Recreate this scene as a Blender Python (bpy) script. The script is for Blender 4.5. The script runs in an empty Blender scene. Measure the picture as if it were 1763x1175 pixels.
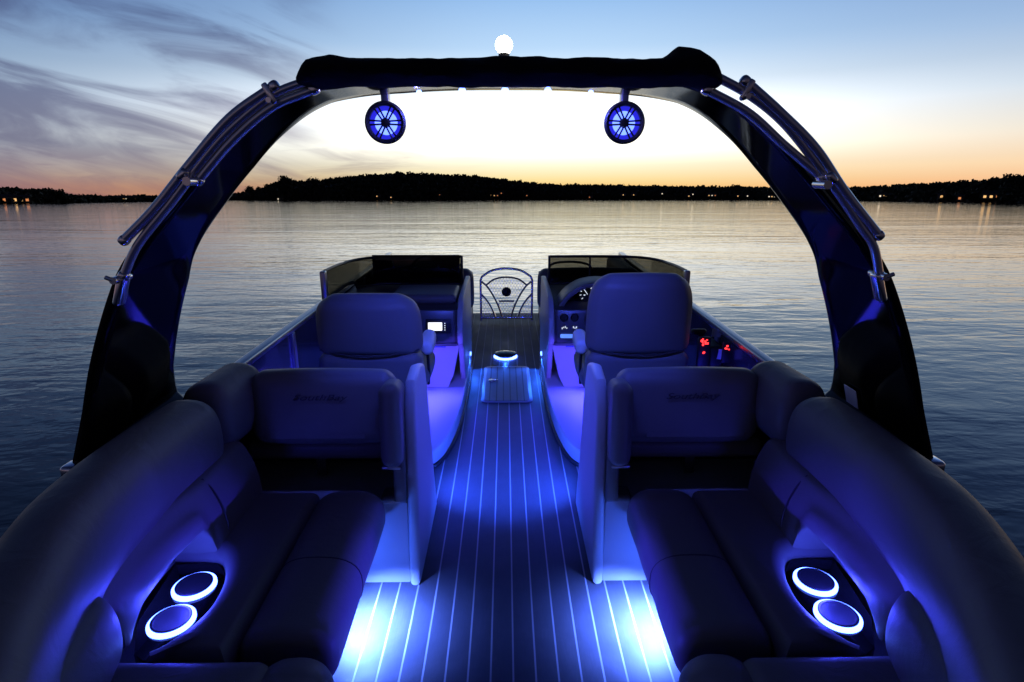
import bpy, bmesh, math, random
import numpy as np
from mathutils import Vector, Matrix, noise

C = bpy.context.scene.collection
SC = bpy.context.scene
R = math.radians
random.seed(7)
RNG = np.random.default_rng(11)

# ------------------------------------------------------------------ colour helpers
def lin1(c):
    c = c / 255.0
    return c / 12.92 if c <= 0.04045 else ((c + 0.055) / 1.055) ** 2.4
def srgb(r, g, b, k=1.0):
    return (lin1(r) * k, lin1(g) * k, lin1(b) * k, 1.0)

# ------------------------------------------------------------------ frame of the boat (bow up)
BOW_UP = R(2.78)
DECK_H = 0.55
MB = Matrix.Translation((0, 0, DECK_H)) @ Matrix.Rotation(BOW_UP, 4, 'X')

# ------------------------------------------------------------------ camera
cam_d = bpy.data.cameras.new('camera')
cam = bpy.data.objects.new('camera', cam_d)
C.objects.link(cam)
cam_d.sensor_width = 36.0
cam_d.lens = 36.0 * 1000.0 / 1763.0
cam_d.clip_start = 0.05
cam_d.clip_end = 20000
cam.matrix_world = MB @ Matrix.Translation((0, 0, 1.66)) @ Matrix.Rotation(R(-0.6315), 4, 'Z') @ Matrix.Rotation(R(90 - 16.568), 4, 'X')
SC.camera = cam

# ------------------------------------------------------------------ exposure / renderer
SC.view_settings.view_transform = 'Standard'
SC.view_settings.look = 'None'
SC.view_settings.exposure = 0.0
SC.view_settings.gamma = 1.0
SC.view_settings.use_curve_mapping = False
SC.render.engine = 'CYCLES'
SC.cycles.use_denoising = True
SC.cycles.max_bounces = 8
SC.cycles.sample_clamp_indirect = 4.0
SC.cycles.caustics_reflective = False
SC.cycles.caustics_refractive = False

# ------------------------------------------------------------------ node helper
class NT:
    def __init__(s, tree):
        s.t = tree; s.n = tree.nodes; s.l = tree.links
    def node(s, typ, **kw):
        n = s.n.new(typ)
        for k, v in kw.items():
            setattr(n, k, v)
        return n
    def set(s, sock, v):
        if v is None: return
        if isinstance(v, bpy.types.NodeSocket): s.l.new(v, sock)
        else: sock.default_value = v
    def m(s, op, a, b=None, c=None, clamp=False):
        n = s.node('ShaderNodeMath', operation=op, use_clamp=clamp)
        s.set(n.inputs[0], a); s.set(n.inputs[1], b)
        if c is not None: s.set(n.inputs[2], c)
        return n.outputs[0]
    def mix(s, f, a, b, blend='MIX'):
        n = s.node('ShaderNodeMix', data_type='RGBA', blend_type=blend)
        s.set(n.inputs[0], f); s.set(n.inputs[6], a); s.set(n.inputs[7], b)
        return n.outputs[2]
    def ramp(s, f, stops, interp='LINEAR'):
        n = s.node('ShaderNodeValToRGB')
        cr = n.color_ramp; cr.interpolation = interp
        while len(cr.elements) > 1: cr.elements.remove(cr.elements[0])
        for i, (p, c) in enumerate(stops):
            e = cr.elements[0] if i == 0 else cr.elements.new(p)
            e.position = p; e.color = c
        s.set(n.inputs[0], f)
        return n.outputs[0]
    def noise(s, vec, scale, detail=4, rough=0.55, dist=0.0):
        n = s.node('ShaderNodeTexNoise')
        s.set(n.inputs['Vector'], vec)
        n.inputs['Scale'].default_value = scale; n.inputs['Detail'].default_value = detail
        n.inputs['Roughness'].default_value = rough; n.inputs['Distortion'].default_value = dist
        return n.outputs[0]
    def comb(s, x, y, z=0.0):
        n = s.node('ShaderNodeCombineXYZ')
        s.set(n.inputs[0], x); s.set(n.inputs[1], y); s.set(n.inputs[2], z)
        return n.outputs[0]
    def sstep(s, v, a, b):
        n = s.node('ShaderNodeMapRange', interpolation_type='SMOOTHSTEP')
        s.set(n.inputs[0], v); n.inputs[1].default_value = a; n.inputs[2].default_value = b
        n.inputs[3].default_value = 0; n.inputs[4].default_value = 1
        return n.outputs[0]

# ------------------------------------------------------------------ world: clear dusk sky, afterglow ahead, cirrus to the left
W = bpy.data.worlds.new('World')
SC.world = W
W.use_nodes = True
W.node_tree.nodes.clear()
def build_sky():
    t = NT(W.node_tree)
    out = t.node('ShaderNodeOutputWorld'); bg = t.node('ShaderNodeBackground')
    t.l.new(bg.outputs[0], out.inputs[0])
    tc = t.node('ShaderNodeTexCoord')
    sx = t.node('ShaderNodeSeparateXYZ'); t.l.new(tc.outputs['Generated'], sx.inputs[0])
    x, y, z = sx.outputs
    el = t.m('MULTIPLY', t.m('ARCSINE', z), 57.2958)
    az = t.m('MULTIPLY', t.m('ARCTAN2', x, y), 57.2958)
    f = t.m('DIVIDE', el, 60.0, clamp=True)
    def R_(st): return t.ramp(f, [(e / 60.0, c) for e, c in st])
    centre = R_([(0, srgb(247, 172, 92)), (0.9, srgb(252, 200, 118)), (1.7, srgb(255, 228, 160)), (3.0, srgb(255, 246, 212, 1.08)),
                 (4.6, srgb(255, 252, 234, 1.7)), (7.5, srgb(250, 253, 255, 1.75)), (10.0, srgb(230, 244, 255, 1.12)), (13, srgb(188, 220, 252)), (17, srgb(150, 192, 240)),
                 (22, srgb(96, 136, 200)), (32, srgb(40, 64, 116)), (60, srgb(14, 24, 54))])
    side = R_([(0, srgb(230, 152, 116)), (1.0, srgb(248, 184, 138)), (2.6, srgb(252, 214, 172)), (5, srgb(228, 217, 202)),
               (8, srgb(192, 207, 222)), (12, srgb(152, 182, 220)), (16, srgb(126, 160, 210)), (22, srgb(80, 112, 172)), (32, srgb(34, 54, 104)), (60, srgb(13, 22, 50))])
    left = R_([(0, srgb(150, 104, 104)), (1.0, srgb(168, 121, 117)), (2.0, srgb(150, 131, 141)), (4.2, srgb(138, 151, 174)),
               (8, srgb(130, 160, 190)), (11, srgb(112, 145, 186)), (14, srgb(84, 118, 170)), (20, srgb(62, 92, 146)), (32, srgb(30, 46, 92)), (60, srgb(12, 20, 46))])
    east = R_([(0, srgb(46, 43, 54)), (8, srgb(60, 52, 64)), (16, srgb(38, 38, 56)), (40, srgb(15, 21, 44)), (60, srgb(11, 16, 36))])
    d = t.m('SUBTRACT', az, 4.0)
    gl = t.m('POWER', 2.71828, t.m('MULTIPLY', t.m('POWER', t.m('DIVIDE', t.m('MINIMUM', d, 0.0), 31.0), 2.0), -1.0))
    gr = t.m('POWER', 2.71828, t.m('MULTIPLY', t.m('POWER', t.m('DIVIDE', t.m('MAXIMUM', d, 0.0), 26.0), 2.0), -1.0))
    lr = t.sstep(az, -6.0, 6.0)
    sidecol = t.mix(lr, left, side)
    sky = t.mix(t.m('MULTIPLY', gl, gr), sidecol, centre)
    dark = t.sstep(t.m('ABSOLUTE', az), 48.0, 105.0)
    sky = t.mix(dark, sky, east)
    # cirrus
    v = t.m('ADD', el, t.m('MULTIPLY', az, 0.20))
    P1 = t.comb(t.m('MULTIPLY', az, 0.045), t.m('MULTIPLY', v, 0.22), 3.7)
    n1 = t.noise(P1, 1.0, 7, 0.55, 1.1)
    P2 = t.comb(t.m('MULTIPLY', az, 0.07), t.m('MULTIPLY', t.m('SUBTRACT', el, t.m('MULTIPLY', az, 0.06)), 0.52), 9.1)
    n2 = t.noise(P2, 1.0, 6, 0.58, 0.8)
    c1 = t.m('MULTIPLY', t.sstep(n1, 0.40, 0.66), t.sstep(az, -13.0, -22.0))
    lowband = t.m('MULTIPLY', t.sstep(el, 6.8, 3.0), t.sstep(az, 1.0, -14.0))
    c2 = t.m('MULTIPLY', t.sstep(n2, 0.42, 0.66), lowband)
    cl = t.m('MAXIMUM', t.m('MULTIPLY', c1, 0.9), t.m('MULTIPLY', c2, 0.68))
    cl = t.m('MULTIPLY', cl, t.sstep(el, 40.0, 20.0))
    ccol = R_([(0, srgb(150, 100, 104)), (1.5, srgb(140, 116, 127)), (4, srgb(113, 113, 138)), (8, srgb(98, 106, 140)), (14, srgb(72, 84, 128)), (25, srgb(48, 66, 110))])
    tint = t.mix(1.0, sky, (0.62, 0.55, 0.60, 1), 'MULTIPLY')
    ccol = t.mix(t.m('MULTIPLY', gl, 0.75), ccol, tint)
    sky = t.mix(cl, sky, ccol)
    below = t.sstep(el, -0.2, -3.0)
    sky = t.mix(below, sky, (0.004, 0.006, 0.012, 1))
    t.l.new(sky, bg.inputs[0]); bg.inputs[1].default_value = 1.0
build_sky()

# ------------------------------------------------------------------ materials
MATS = {}
def mat(name, col, rough=0.5, metal=0.0, bump=None, soft=0.0, vary=0.0, vscale=6.0, spec=0.5, coat=0.0, bumps=(0.3, 0.002)):
    if name in MATS: return MATS[name]
    m = bpy.data.materials.new(name); m.use_nodes = True
    t = NT(m.node_tree); b = t.n['Principled BSDF']
    tc = t.node('ShaderNodeTexCoord').outputs['Object']
    b.inputs['Roughness'].default_value = rough; b.inputs['Metallic'].default_value = metal
    b.inputs['Specular IOR Level'].default_value = spec
    if coat: b.inputs['Coat Weight'].default_value = coat; b.inputs['Coat Roughness'].default_value = 0.04
    n = t.noise(tc, vscale, 5, 0.6)
    c = (*col[:3], 1)
    lo = tuple(v * (1 - vary) for v in c[:3]) + (1,); hi = tuple(min(1, v * (1 + vary)) for v in c[:3]) + (1,)
    t.l.new(t.mix(n, lo, hi), b.inputs['Base Color'])
    rr = t.m('ADD', t.m('MULTIPLY', t.m('SUBTRACT', n, 0.5), rough * 0.5), rough, clamp=True)
    t.l.new(rr, b.inputs['Roughness'])
    if bump:
        bn = t.node('ShaderNodeBump'); bn.inputs['Strength'].default_value = bumps[0]; bn.inputs['Distance'].default_value = bumps[1]
        t.l.new(t.noise(tc, bump, 4, 0.6), bn.inputs['Height']); t.l.new(bn.outputs[0], b.inputs['Normal'])
        if soft:
            b2 = t.node('ShaderNodeBump'); b2.inputs['Strength'].default_value = 0.6; b2.inputs['Distance'].default_value = soft
            t.l.new(t.noise(tc, 11, 4, 0.55, 0.8), b2.inputs['Height']); t.l.new(b2.outputs[0], bn.inputs['Normal'])
    MATS[name] = m
    return m
def emit(name, col, s, vary=0.15):
    if name in MATS: return MATS[name]
    m = bpy.data.materials.new(name); m.use_nodes = True
    t = NT(m.node_tree); b = t.n['Principled BSDF']
    b.inputs['Base Color'].default_value = (0.02, 0.02, 0.02, 1)
    tc = t.node('ShaderNodeTexCoord').outputs['Object']
    n = t.noise(tc, 30, 2)
    b.inputs['Emission Color'].default_value = (*col[:3], 1)
    t.l.new(t.m('MULTIPLY', t.m('ADD', t.m('MULTIPLY', n, vary), 1 - vary / 2), s), b.inputs['Emission Strength'])
    MATS[name] = m
    return m
VINYL = mat('seat vinyl', (0.18, 0.168, 0.168), 0.5, bump=420, soft=0.005, spec=0.4, vary=0.08, bumps=(0.25, 0.0015))
VINYL2 = mat('dark seat vinyl', (0.17, 0.155, 0.15), 0.5, bump=420, soft=0.005, vary=0.1, bumps=(0.25, 0.0015))
PIPE = mat('welt piping', (0.06, 0.055, 0.055), 0.5)
GEL = mat('white gelcoat', (0.50, 0.50, 0.52), 0.42, vary=0.04, spec=0.3)
POD = mat('pale bench panel', (0.50, 0.50, 0.51), 0.42, bump=300, vary=0.05)
GLOSS = mat('gloss black fibreglass', (0.0018, 0.0018, 0.002), 0.06, vary=0.2, spec=0.28)
BLK = mat('black plastic', (0.012, 0.012, 0.013), 0.45, bump=500, vary=0.2)
CANVAS = mat('black canvas', (0.012, 0.011, 0.012), 0.85, bump=140, vary=0.3, bumps=(0.5, 0.004), spec=0.25)
CHROME = mat('polished steel', (0.88, 0.88, 0.90), 0.20, 1.0, vary=0.05)
ALU = mat('brushed aluminium', (0.55, 0.56, 0.58), 0.32, 1.0, bump=200, vary=0.08)
FENCE = mat('dark blue fence panel', (0.05, 0.053, 0.07), 0.25, vary=0.1, coat=0.3)
DASH = mat('dark dash vinyl', (0.06, 0.052, 0.052), 0.5, bump=350, vary=0.15)
DASHP = mat('dash face plastic', (0.10, 0.10, 0.12), 0.3, vary=0.1)
PAPER = mat('white sticker', (0.75, 0.75, 0.75), 0.5, vary=0.03)
THREAD = mat('embroidery thread', (0.06, 0.056, 0.06), 0.6)
GRAPH = mat('graphite trim', (0.10, 0.10, 0.11), 0.35, 0.6)
BARK = mat('tree bark', (0.035, 0.028, 0.022), 0.9, bump=4, vary=0.3)
LEAF = mat('night foliage', (0.028, 0.034, 0.018), 0.9, vary=0.5, vscale=0.15)
SOIL = mat('shore soil', (0.03, 0.028, 0.02), 0.95, vary=0.4, vscale=0.05)
WALLH = mat('house siding', (0.16, 0.145, 0.13), 0.8, bump=3, vary=0.2, vscale=0.6)
ROOFH = mat('house shingles', (0.04, 0.035, 0.033), 0.9, bump=5, vary=0.3, vscale=0.8)
LED_B = emit('blue led lens', (0.07, 0.16, 1.0), 9.0)
LED_RING = emit('cup ring glow', (0.065, 0.13, 1.0), 15.0, 0.1)
LED_SPK = emit('speaker cone glow', (0.10, 0.17, 1.0), 3.6, 0.2)
LED_DIM = emit('speaker rim glow', (0.03, 0.03, 1.0), 0.75, 0.2)
LED_W = emit('anchor light glow', (1.0, 0.95, 0.86), 30.0, 0.05)
LED_R = emit('red switch glow', (1.0, 0.03, 0.03), 3.5)
SCREEN = emit('stereo screen glow', (0.95, 0.97, 1.0), 1.6, 0.05)
SYMB = emit('dial symbol glow', (0.75, 0.85, 1.0), 1.1, 0.05)
WARM = emit('warm window glow', (1.0, 0.55, 0.2), 1.1)
WARM2 = emit('amber lamp glow', (1.0, 0.35, 0.12), 0.7)
COOL = emit('white window glow', (1.0, 0.85, 0.62), 1.2)

def mat_deck():
    m = bpy.data.materials.new('striped woven deck'); m.use_nodes = True
    t = NT(m.node_tree); b = t.n['Principled BSDF']
    geo = t.node('ShaderNodeTexCoord').outputs['Object']
    s = t.node('ShaderNodeSeparateXYZ'); t.l.new(geo, s.inputs[0])
    per = 0.0775
    fr = t.m('FRACT', t.m('ADD', t.m('DIVIDE', t.m('SUBTRACT', s.outputs[0], 0.022), per), 40.5))
    d = t.m('ABSOLUTE', t.m('SUBTRACT', fr, 0.5))
    line = t.sstep(d, 0.048, 0.034)
    n1 = t.noise(geo, 9, 5, 0.6); n2 = t.noise(geo, 260, 3, 0.6)
    stretched = t.node('ShaderNodeMapping'); stretched.inputs['Scale'].default_value = (1, 0.12, 1)
    t.l.new(geo, stretched.inputs[0])
    n3 = t.noise(stretched.outputs[0], 160, 3, 0.6)
    b.inputs['Specular IOR Level'].default_value = 0.25
    base = t.mix(n1, (0.046, 0.050, 0.060, 1), (0.085, 0.088, 0.098, 1))
    n4 = t.noise(geo, 2.3, 6, 0.7, 1.5)
    base = t.mix(t.m('MULTIPLY', t.sstep(n4, 0.45, 0.7), 0.45), base, (0.11, 0.108, 0.105, 1))
    base = t.mix(t.m('MULTIPLY', n3, 0.7), base, (0.045, 0.047, 0.055, 1))
    base = t.mix(t.m('MULTIPLY', line, 0.85), base, (0.34, 0.34, 0.34, 1))
    t.l.new(base, b.inputs['Base Color'])
    t.l.new(t.m('ADD', t.m('MULTIPLY', n4, 0.45), 0.30), b.inputs['Roughness'])
    bn = t.node('ShaderNodeBump'); bn.inputs['Strength'].default_value = 0.35; bn.inputs['Distance'].default_value = 0.0015
    t.l.new(t.m('SUBTRACT', n2, t.m('MULTIPLY', line, 0.6)), bn.inputs['Height']); t.l.new(bn.outputs[0], b.inputs['Normal'])
    return m
DECK = mat_deck()

def mat_hatch():
    m = bpy.data.materials.new('hatch inlay'); m.use_nodes = True
    t = NT(m.node_tree); b = t.n['Principled BSDF']
    geo = t.node('ShaderNodeTexCoord').outputs['Object']
    s = t.node('ShaderNodeSeparateXYZ'); t.l.new(geo, s.inputs[0])
    fr = t.m('FRACT', t.m('ADD', t.m('DIVIDE', s.outputs[0], 0.052), 20.0))
    line = t.sstep(t.m('ABSOLUTE', t.m('SUBTRACT', fr, 0.5)), 0.09, 0.06)
    n1 = t.noise(geo, 14, 4)
    base = t.mix(n1, (0.15, 0.155, 0.165, 1), (0.20, 0.205, 0.215, 1))
    base = t.mix(line, base, (0.03, 0.03, 0.035, 1))
    t.l.new(base, b.inputs['Base Color']); b.inputs['Roughness'].default_value = 0.5
    return m
HATCH = mat_hatch()

def mat_glass(name, tint, keep):
    m = bpy.data.materials.new(name); m.use_nodes = True
    t = NT(m.node_tree); t.n.remove(t.n['Principled BSDF']); out = t.n['Material Output']
    tr = t.node('ShaderNodeBsdfTransparent'); tr.inputs[0].default_value = (*tint, 1)
    gl = t.node('ShaderNodeBsdfGlossy'); gl.inputs[0].default_value = (1, 1, 1, 1)
    tc = t.node('ShaderNodeTexCoord').outputs['Object']
    t.l.new(t.m('MULTIPLY', t.noise(tc, 5, 3), 0.08), gl.inputs['Roughness'])
    fz = t.node('ShaderNodeFresnel'); fz.inputs[0].default_value = 1.45
    mx = t.node('ShaderNodeMixShader'); t.l.new(t.m('MULTIPLY', fz.outputs[0], keep), mx.inputs[0])
    t.l.new(tr.outputs[0], mx.inputs[1]); t.l.new(gl.outputs[0], mx.inputs[2]); t.l.new(mx.outputs[0], out.inputs[0])
    return m
SMOKE = mat_glass('smoked acrylic', (0.34, 0.33, 0.29), 0.7)

def mat_water():
    m = bpy.data.materials.new('lake water'); m.use_nodes = True
    t = NT(m.node_tree); b = t.n['Principled BSDF']
    b.inputs['Base Color'].default_value = (0.004, 0.010, 0.018, 1)
    b.inputs['Roughness'].default_value = 0.03; b.inputs['IOR'].default_value = 1.42
    geo = t.node('ShaderNodeTexCoord').outputs['Object']
    def mp(sc, rot=0.0):
        n = t.node('ShaderNodeMapping'); n.inputs['Scale'].default_value = sc; n.inputs['Rotation'].default_value = (0, 0, rot)
        t.l.new(geo, n.inputs[0]); return n.outputs[0]
    a = t.noise(mp((0.30, 1.0, 1), R(8)), 1.15, 3, 0.5, 0.4)
    b2 = t.noise(mp((0.55, 1.0, 1), R(-14)), 3.4, 3, 0.55, 0.3)
    c = t.noise(mp((0.12, 0.5, 1), R(3)), 0.35, 2, 0.5, 0.6)
    amp = t.m('ADD', t.m('MULTIPLY', t.noise(mp((0.03, 0.09, 1)), 1.0, 3, 0.5), 1.2), 0.25)
    ln = t.node('ShaderNodeVectorMath', operation='LENGTH'); t.l.new(geo, ln.inputs[0])
    near = t.m('ADD', t.m('MULTIPLY', t.sstep(ln.outputs['Value'], 60.0, 8.0), 0.7), 0.3)
    near2 = t.m('ADD', t.m('MULTIPLY', t.sstep(ln.outputs['Value'], 45.0, 7.0), 1.0), 0.55)
    hgt = t.m('ADD', t.m('MULTIPLY', t.m('MULTIPLY', a, 0.060), near2), t.m('ADD', t.m('MULTIPLY', t.m('MULTIPLY', b2, 0.045), near), t.m('MULTIPLY', c, 0.09)))
    hgt = t.m('MULTIPLY', hgt, amp)
    bn = t.node('ShaderNodeBump'); bn.inputs['Strength'].default_value = 1.0; bn.inputs['Distance'].default_value = 1.0
    t.l.new(hgt, bn.inputs['Height']); t.l.new(bn.outputs[0], b.inputs['Normal'])
    return m
WATER = mat_water()

# ------------------------------------------------------------------ object helpers
WL = {}
BOAT = []
def mesh_from(bm, name):
    bmesh.ops.recalc_face_normals(bm, faces=bm.faces[:])
    me = bpy.data.meshes.new(name); bm.to_mesh(me); bm.free()
    return me
def obj(name, bm, m, parent=None, smooth=True, angle=40, label=None):
    me = mesh_from(bm, name) if isinstance(bm, bmesh.types.BMesh) else bm
    co = np.empty(len(me.vertices) * 3, dtype=np.float32); me.vertices.foreach_get('co', co); co = co.reshape(-1, 3)
    c = (co.min(0) + co.max(0)) / 2
    if parent is None: c[2] = co[:, 2].min()
    me.vertices.foreach_set('co', (co - c).ravel()); me.update()
    if smooth:
        me.polygons.foreach_set('use_smooth', [True] * len(me.polygons))
        try: me.set_sharp_from_angle(angle=R(angle))
        except Exception: pass
    for mm in (m if isinstance(m, (list, tuple)) else [m]): me.materials.append(mm)
    o = bpy.data.objects.new(name, me); C.objects.link(o)
    w = Vector([float(v) for v in c]); WL[o] = w
    if parent is not None:
        o.parent = parent; o.location = w - WL[parent]
    else:
        o.location = w
    if label: o['label'] = label
    return o
def thing(name, label, cat, loc, group=None, boat=True):
    o = bpy.data.objects.new(name, None); C.objects.link(o)
    o.empty_display_size = 0.1
    o.location = loc; WL[o] = Vector(loc)
    o['label'] = label; o['category'] = cat
    if group: o['group'] = group
    if boat: BOAT.append(o)
    return o
def tag(o, label, cat, group=None, boat=True):
    o['label'] = label; o['category'] = cat
    if group: o['group'] = group
    if boat: BOAT.append(o)
    return o
def lamp(name, kind, parent, loc, power, col, size=0.01, aim=None, angle=None, blend=0.6, size_y=None):
    l = bpy.data.lights.new(name, kind); l.energy = power; l.color = col
    if kind == 'AREA':
        l.shape = 'RECTANGLE'; l.size = size; l.size_y = size_y or size; l.spread = R(angle or 180)
    else: l.shadow_soft_size = size
    if kind == 'SPOT': l.spot_size = R(angle or 90); l.spot_blend = blend
    o = bpy.data.objects.new(name, l); C.objects.link(o)
    o.parent = parent; o.location = Vector(loc) - WL[parent]
    if aim is not None:
        o.rotation_euler = (Vector(aim) - Vector(loc)).to_track_quat('-Z', 'Y').to_euler()
    return o

def nb(): return bmesh.new()
def rbox(bm, c, s, r=0.01, seg=3, rot=None, taper=None):
    """rounded box; taper=(kx,ky) scales the top face"""
    g = bmesh.ops.create_cube(bm, size=1.0)
    vs = g['verts']
    for v in vs:
        k = 1.0
        v.co = Vector((v.co.x * s[0], v.co.y * s[1], v.co.z * s[2]))
        if taper and v.co.z > 0: v.co.x *= taper[0]; v.co.y *= taper[1]
    es = list({e for v in vs for e in v.link_edges})
    if r > 0:
        res = bmesh.ops.bevel(bm, geom=es, offset=min(r, min(s) * 0.49), segments=seg, profile=0.5, affect='EDGES')
        allv = set(res['verts'])
        for f in res['faces']: allv.update(f.verts)
        vs = [v for v in vs if v.is_valid] + list(allv)
        st = set(vs)
        # gather whole island
        stack = list(st)
        while stack:
            v = stack.pop()
            for e in v.link_edges:
                o = e.other_vert(v)
                if o not in st: st.add(o); stack.append(o)
        vs = list(st)
    M = Matrix.Translation(c) @ (rot.to_4x4() if rot else Matrix.Identity(4))
    for v in vs: v.co = M @ v.co
    return bm
def cushion(bm, c, s, r=0.05, puff=0.02, n=10, rot=None, shape=None, wrinkle=0.0):
    """soft cushion: a subdivided cube pulled onto a rounded box and puffed"""
    a = [s[i] / 2 for i in range(3)]
    r = min(r, min(a) * 0.98)
    idx = {}
    M = Matrix.Translation(c) @ (rot.to_4x4() if rot else Matrix.Identity(4))
    def pt(u):
        k = tuple(round(v, 5) for v in u)
        if k in idx: return idx[k]
        p = [u[i] * a[i] for i in range(3)]
        # spread samples so that corners get some
        q = [max(-(a[i] - r), min(a[i] - r, p[i])) for i in range(3)]
        d = Vector([p[i] - q[i] for i in range(3)])
        if d.length > 1e-9:
            p2 = Vector(q) + d.normalized() * r
        else: p2 = Vector(p)
        for i in range(3):
            j, l = (i + 1) % 3, (i + 2) % 3
            w = (1 - (p[j] / a[j]) ** 2) * (1 - (p[l] / a[l]) ** 2)
            if abs(abs(u[i]) - 1) < 1e-6: p2[i] += math.copysign(puff * w * min(1.0, a[j] / 0.2, a[l] / 0.1), u[i])
        if wrinkle:
            nz = noise.noise(Vector((p2.x * 9 + c[0], p2.y * 9 + c[1], p2.z * 9)))
            p2 *= 1 + wrinkle * nz
        if shape: p2 = Vector(shape(p2))
        v = bm.verts.new(M @ p2); idx[k] = v
        return v
    # non-uniform parameters: dense near the ends
    def params(i):
        e = r / a[i]
        m = 5
        inner = np.linspace(-(1 - e), 1 - e, n)
        ends = [1 - e + e * math.sin(t * math.pi / 2 / m) if False else 1 - e + e * t / m for t in range(1, m + 1)]
        return [-v for v in reversed(ends)] + list(inner) + ends
    pr = [params(i) for i in range(3)]
    for i in range(3):
        j, l = (i + 1) % 3, (i + 2) % 3
        for sgn in (-1, 1):
            for x in range(len(pr[j]) - 1):
                for y in range(len(pr[l]) - 1):
                    q = []
                    for (p1, p2_) in ((x, y), (x + 1, y), (x + 1, y + 1), (x, y + 1)):
                        u = [0, 0, 0]; u[i] = sgn; u[j] = pr[j][p1]; u[l] = pr[l][p2_]
                        q.append(pt(u))
                    try: bm.faces.new(q)
                    except ValueError: pass
    return bm
def crom(pts, per=8, closed=False):
    P = [Vector(p) for p in pts]; out = []
    n = len(P)
    rng = range(n) if closed else range(n - 1)
    for i in rng:
        p0 = P[(i - 1) % n] if closed or i > 0 else P[0] * 2 - P[1]
        p1 = P[i]; p2 = P[(i + 1) % n]
        p3 = P[(i + 2) % n] if closed or i + 2 < n else P[-1] * 2 - P[-2]
        for k in range(per):
            t = k / per
            out.append(0.5 * ((2 * p1) + (p2 - p0) * t + (2 * p0 - 5 * p1 + 4 * p2 - p3) * t * t + (3 * p1 - p0 - 3 * p2 + p3) * t ** 3))
    if not closed: out.append(P[-1])
    return out
def tube(bm, pts, r, n=10, closed=False, caps=True):
    P = [Vector(p) for p in pts]; N = len(P); rings = []
    up = None
    for i in range(N):
        a = P[(i - 1) % N] if closed or i > 0 else P[i]
        b = P[(i + 1) % N] if closed or i < N - 1 else P[i]
        t = (b - a).normalized()
        if up is None:
            up = Vector((0, 0, 1)) if abs(t.z) < 0.9 else Vector((0, 1, 0))
        u = (up - t * up.dot(t)).normalized(); w = t.cross(u); up = u
        rr = r[i] if isinstance(r, (list, tuple)) else r
        rings.append([bm.verts.new(P[i] + (u * math.cos(2 * math.pi * k / n) + w * math.sin(2 * math.pi * k / n)) * rr) for k in range(n)])
    for i in range(N if closed else N - 1):
        A, B = rings[i], rings[(i + 1) % N]
        for k in range(n): bm.faces.new((A[k], A[(k + 1) % n], B[(k + 1) % n], B[k]))
    if caps and not closed:
        bm.faces.new(rings[0][::-1]); bm.faces.new(rings[-1])
    return bm
def prism(bm, poly, axis, a, b, r=0.0, seg=2):
    """polygon extruded along axis ('X','Y','Z'); poly in the two other coordinates in order"""
    def P(p, t):
        return {'X': (t, p[0], p[1]), 'Y': (p[0], t, p[1]), 'Z': (p[0], p[1], t)}[axis]
    A = [bm.verts.new(P(p, a)) for p in poly]; B = [bm.verts.new(P(p, b)) for p in poly]
    n = len(poly)
    fs = [bm.faces.new(A[::-1]), bm.faces.new(B)]
    for i in range(n): fs.append(bm.faces.new((A[i], A[(i + 1) % n], B[(i + 1) % n], B[i])))
    bmesh.ops.recalc_face_normals(bm, faces=fs)
    if r > 0:
        es = list({e for f in fs[:2] for e in f.edges})
        bmesh.ops.bevel(bm, geom=es, offset=r, segments=seg, profile=0.5, affect='EDGES')
    return bm
def sweep(bm, path, sec, cap=0.06, k_end=6, wob=0.0, kmin=0.45):
    """section (side, z) swept along a plan path of (x,y,z); rounded pillow ends"""
    P = [Vector(p) for p in path]; N = len(P)
    L = [0.0]
    for i in range(1, N): L.append(L[-1] + (P[i] - P[i - 1]).length)
    tot = L[-1]; zc = sum(s[1] for s in sec) / len(sec); xc = sum(s[0] for s in sec) / len(sec)
    # resample with end refinement
    ts = sorted(set([cap * (1 - math.cos(math.pi / 2 * j / k_end)) for j in range(k_end + 1)] + list(np.linspace(cap, tot - cap, max(4, int(tot / 0.04)))) + [tot - cap * (1 - math.cos(math.pi / 2 * j / k_end)) for j in range(k_end + 1)]))
    def at(t):
        t = max(0, min(tot, t)); i = 0
        while i < N - 2 and L[i + 1] < t: i += 1
        f = (t - L[i]) / max(1e-9, L[i + 1] - L[i]); return P[i].lerp(P[i + 1], f), (P[min(N - 1, i + 2)] - P[max(0, i - 1)])
    rings = []
    for t in ts:
        p, d = at(t); d.z = 0; d.normalize(); sd = Vector((d.y, -d.x, 0))
        e = min(t, tot - t)
        k = 1.0 if e >= cap else math.sqrt(max(0.0, 1 - (1 - e / cap) ** 2))
        k = kmin + (1 - kmin) * k
        ring = []
        for (u, z) in sec:
            w = 1 + wob * noise.noise(Vector((p.x * 7 + u * 6, p.y * 7, z * 9)))
            ring.append(bm.verts.new(p + sd * (xc + (u - xc) * k * w) + Vector((0, 0, zc + (z - zc) * k * w))))
        rings.append(ring)
    n = len(sec)
    for i in range(len(rings) - 1):
        A, B = rings[i], rings[i + 1]
        for k in range(n): bm.faces.new((A[k], A[(k + 1) % n], B[(k + 1) % n], B[k]))
    bm.faces.new(rings[0][::-1]); bm.faces.new(rings[-1])
    return bm
def superell(w, h, p=3.0, n=28, cx=0, cz=0):
    out = []
    for i in range(n):
        a = 2 * math.pi * i / n; c, s = math.cos(a), math.sin(a)
        out.append((cx + w / 2 * math.copysign(abs(c) ** (2 / p), c), cz + h / 2 * math.copysign(abs(s) ** (2 / p), s)))
    return out
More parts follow.
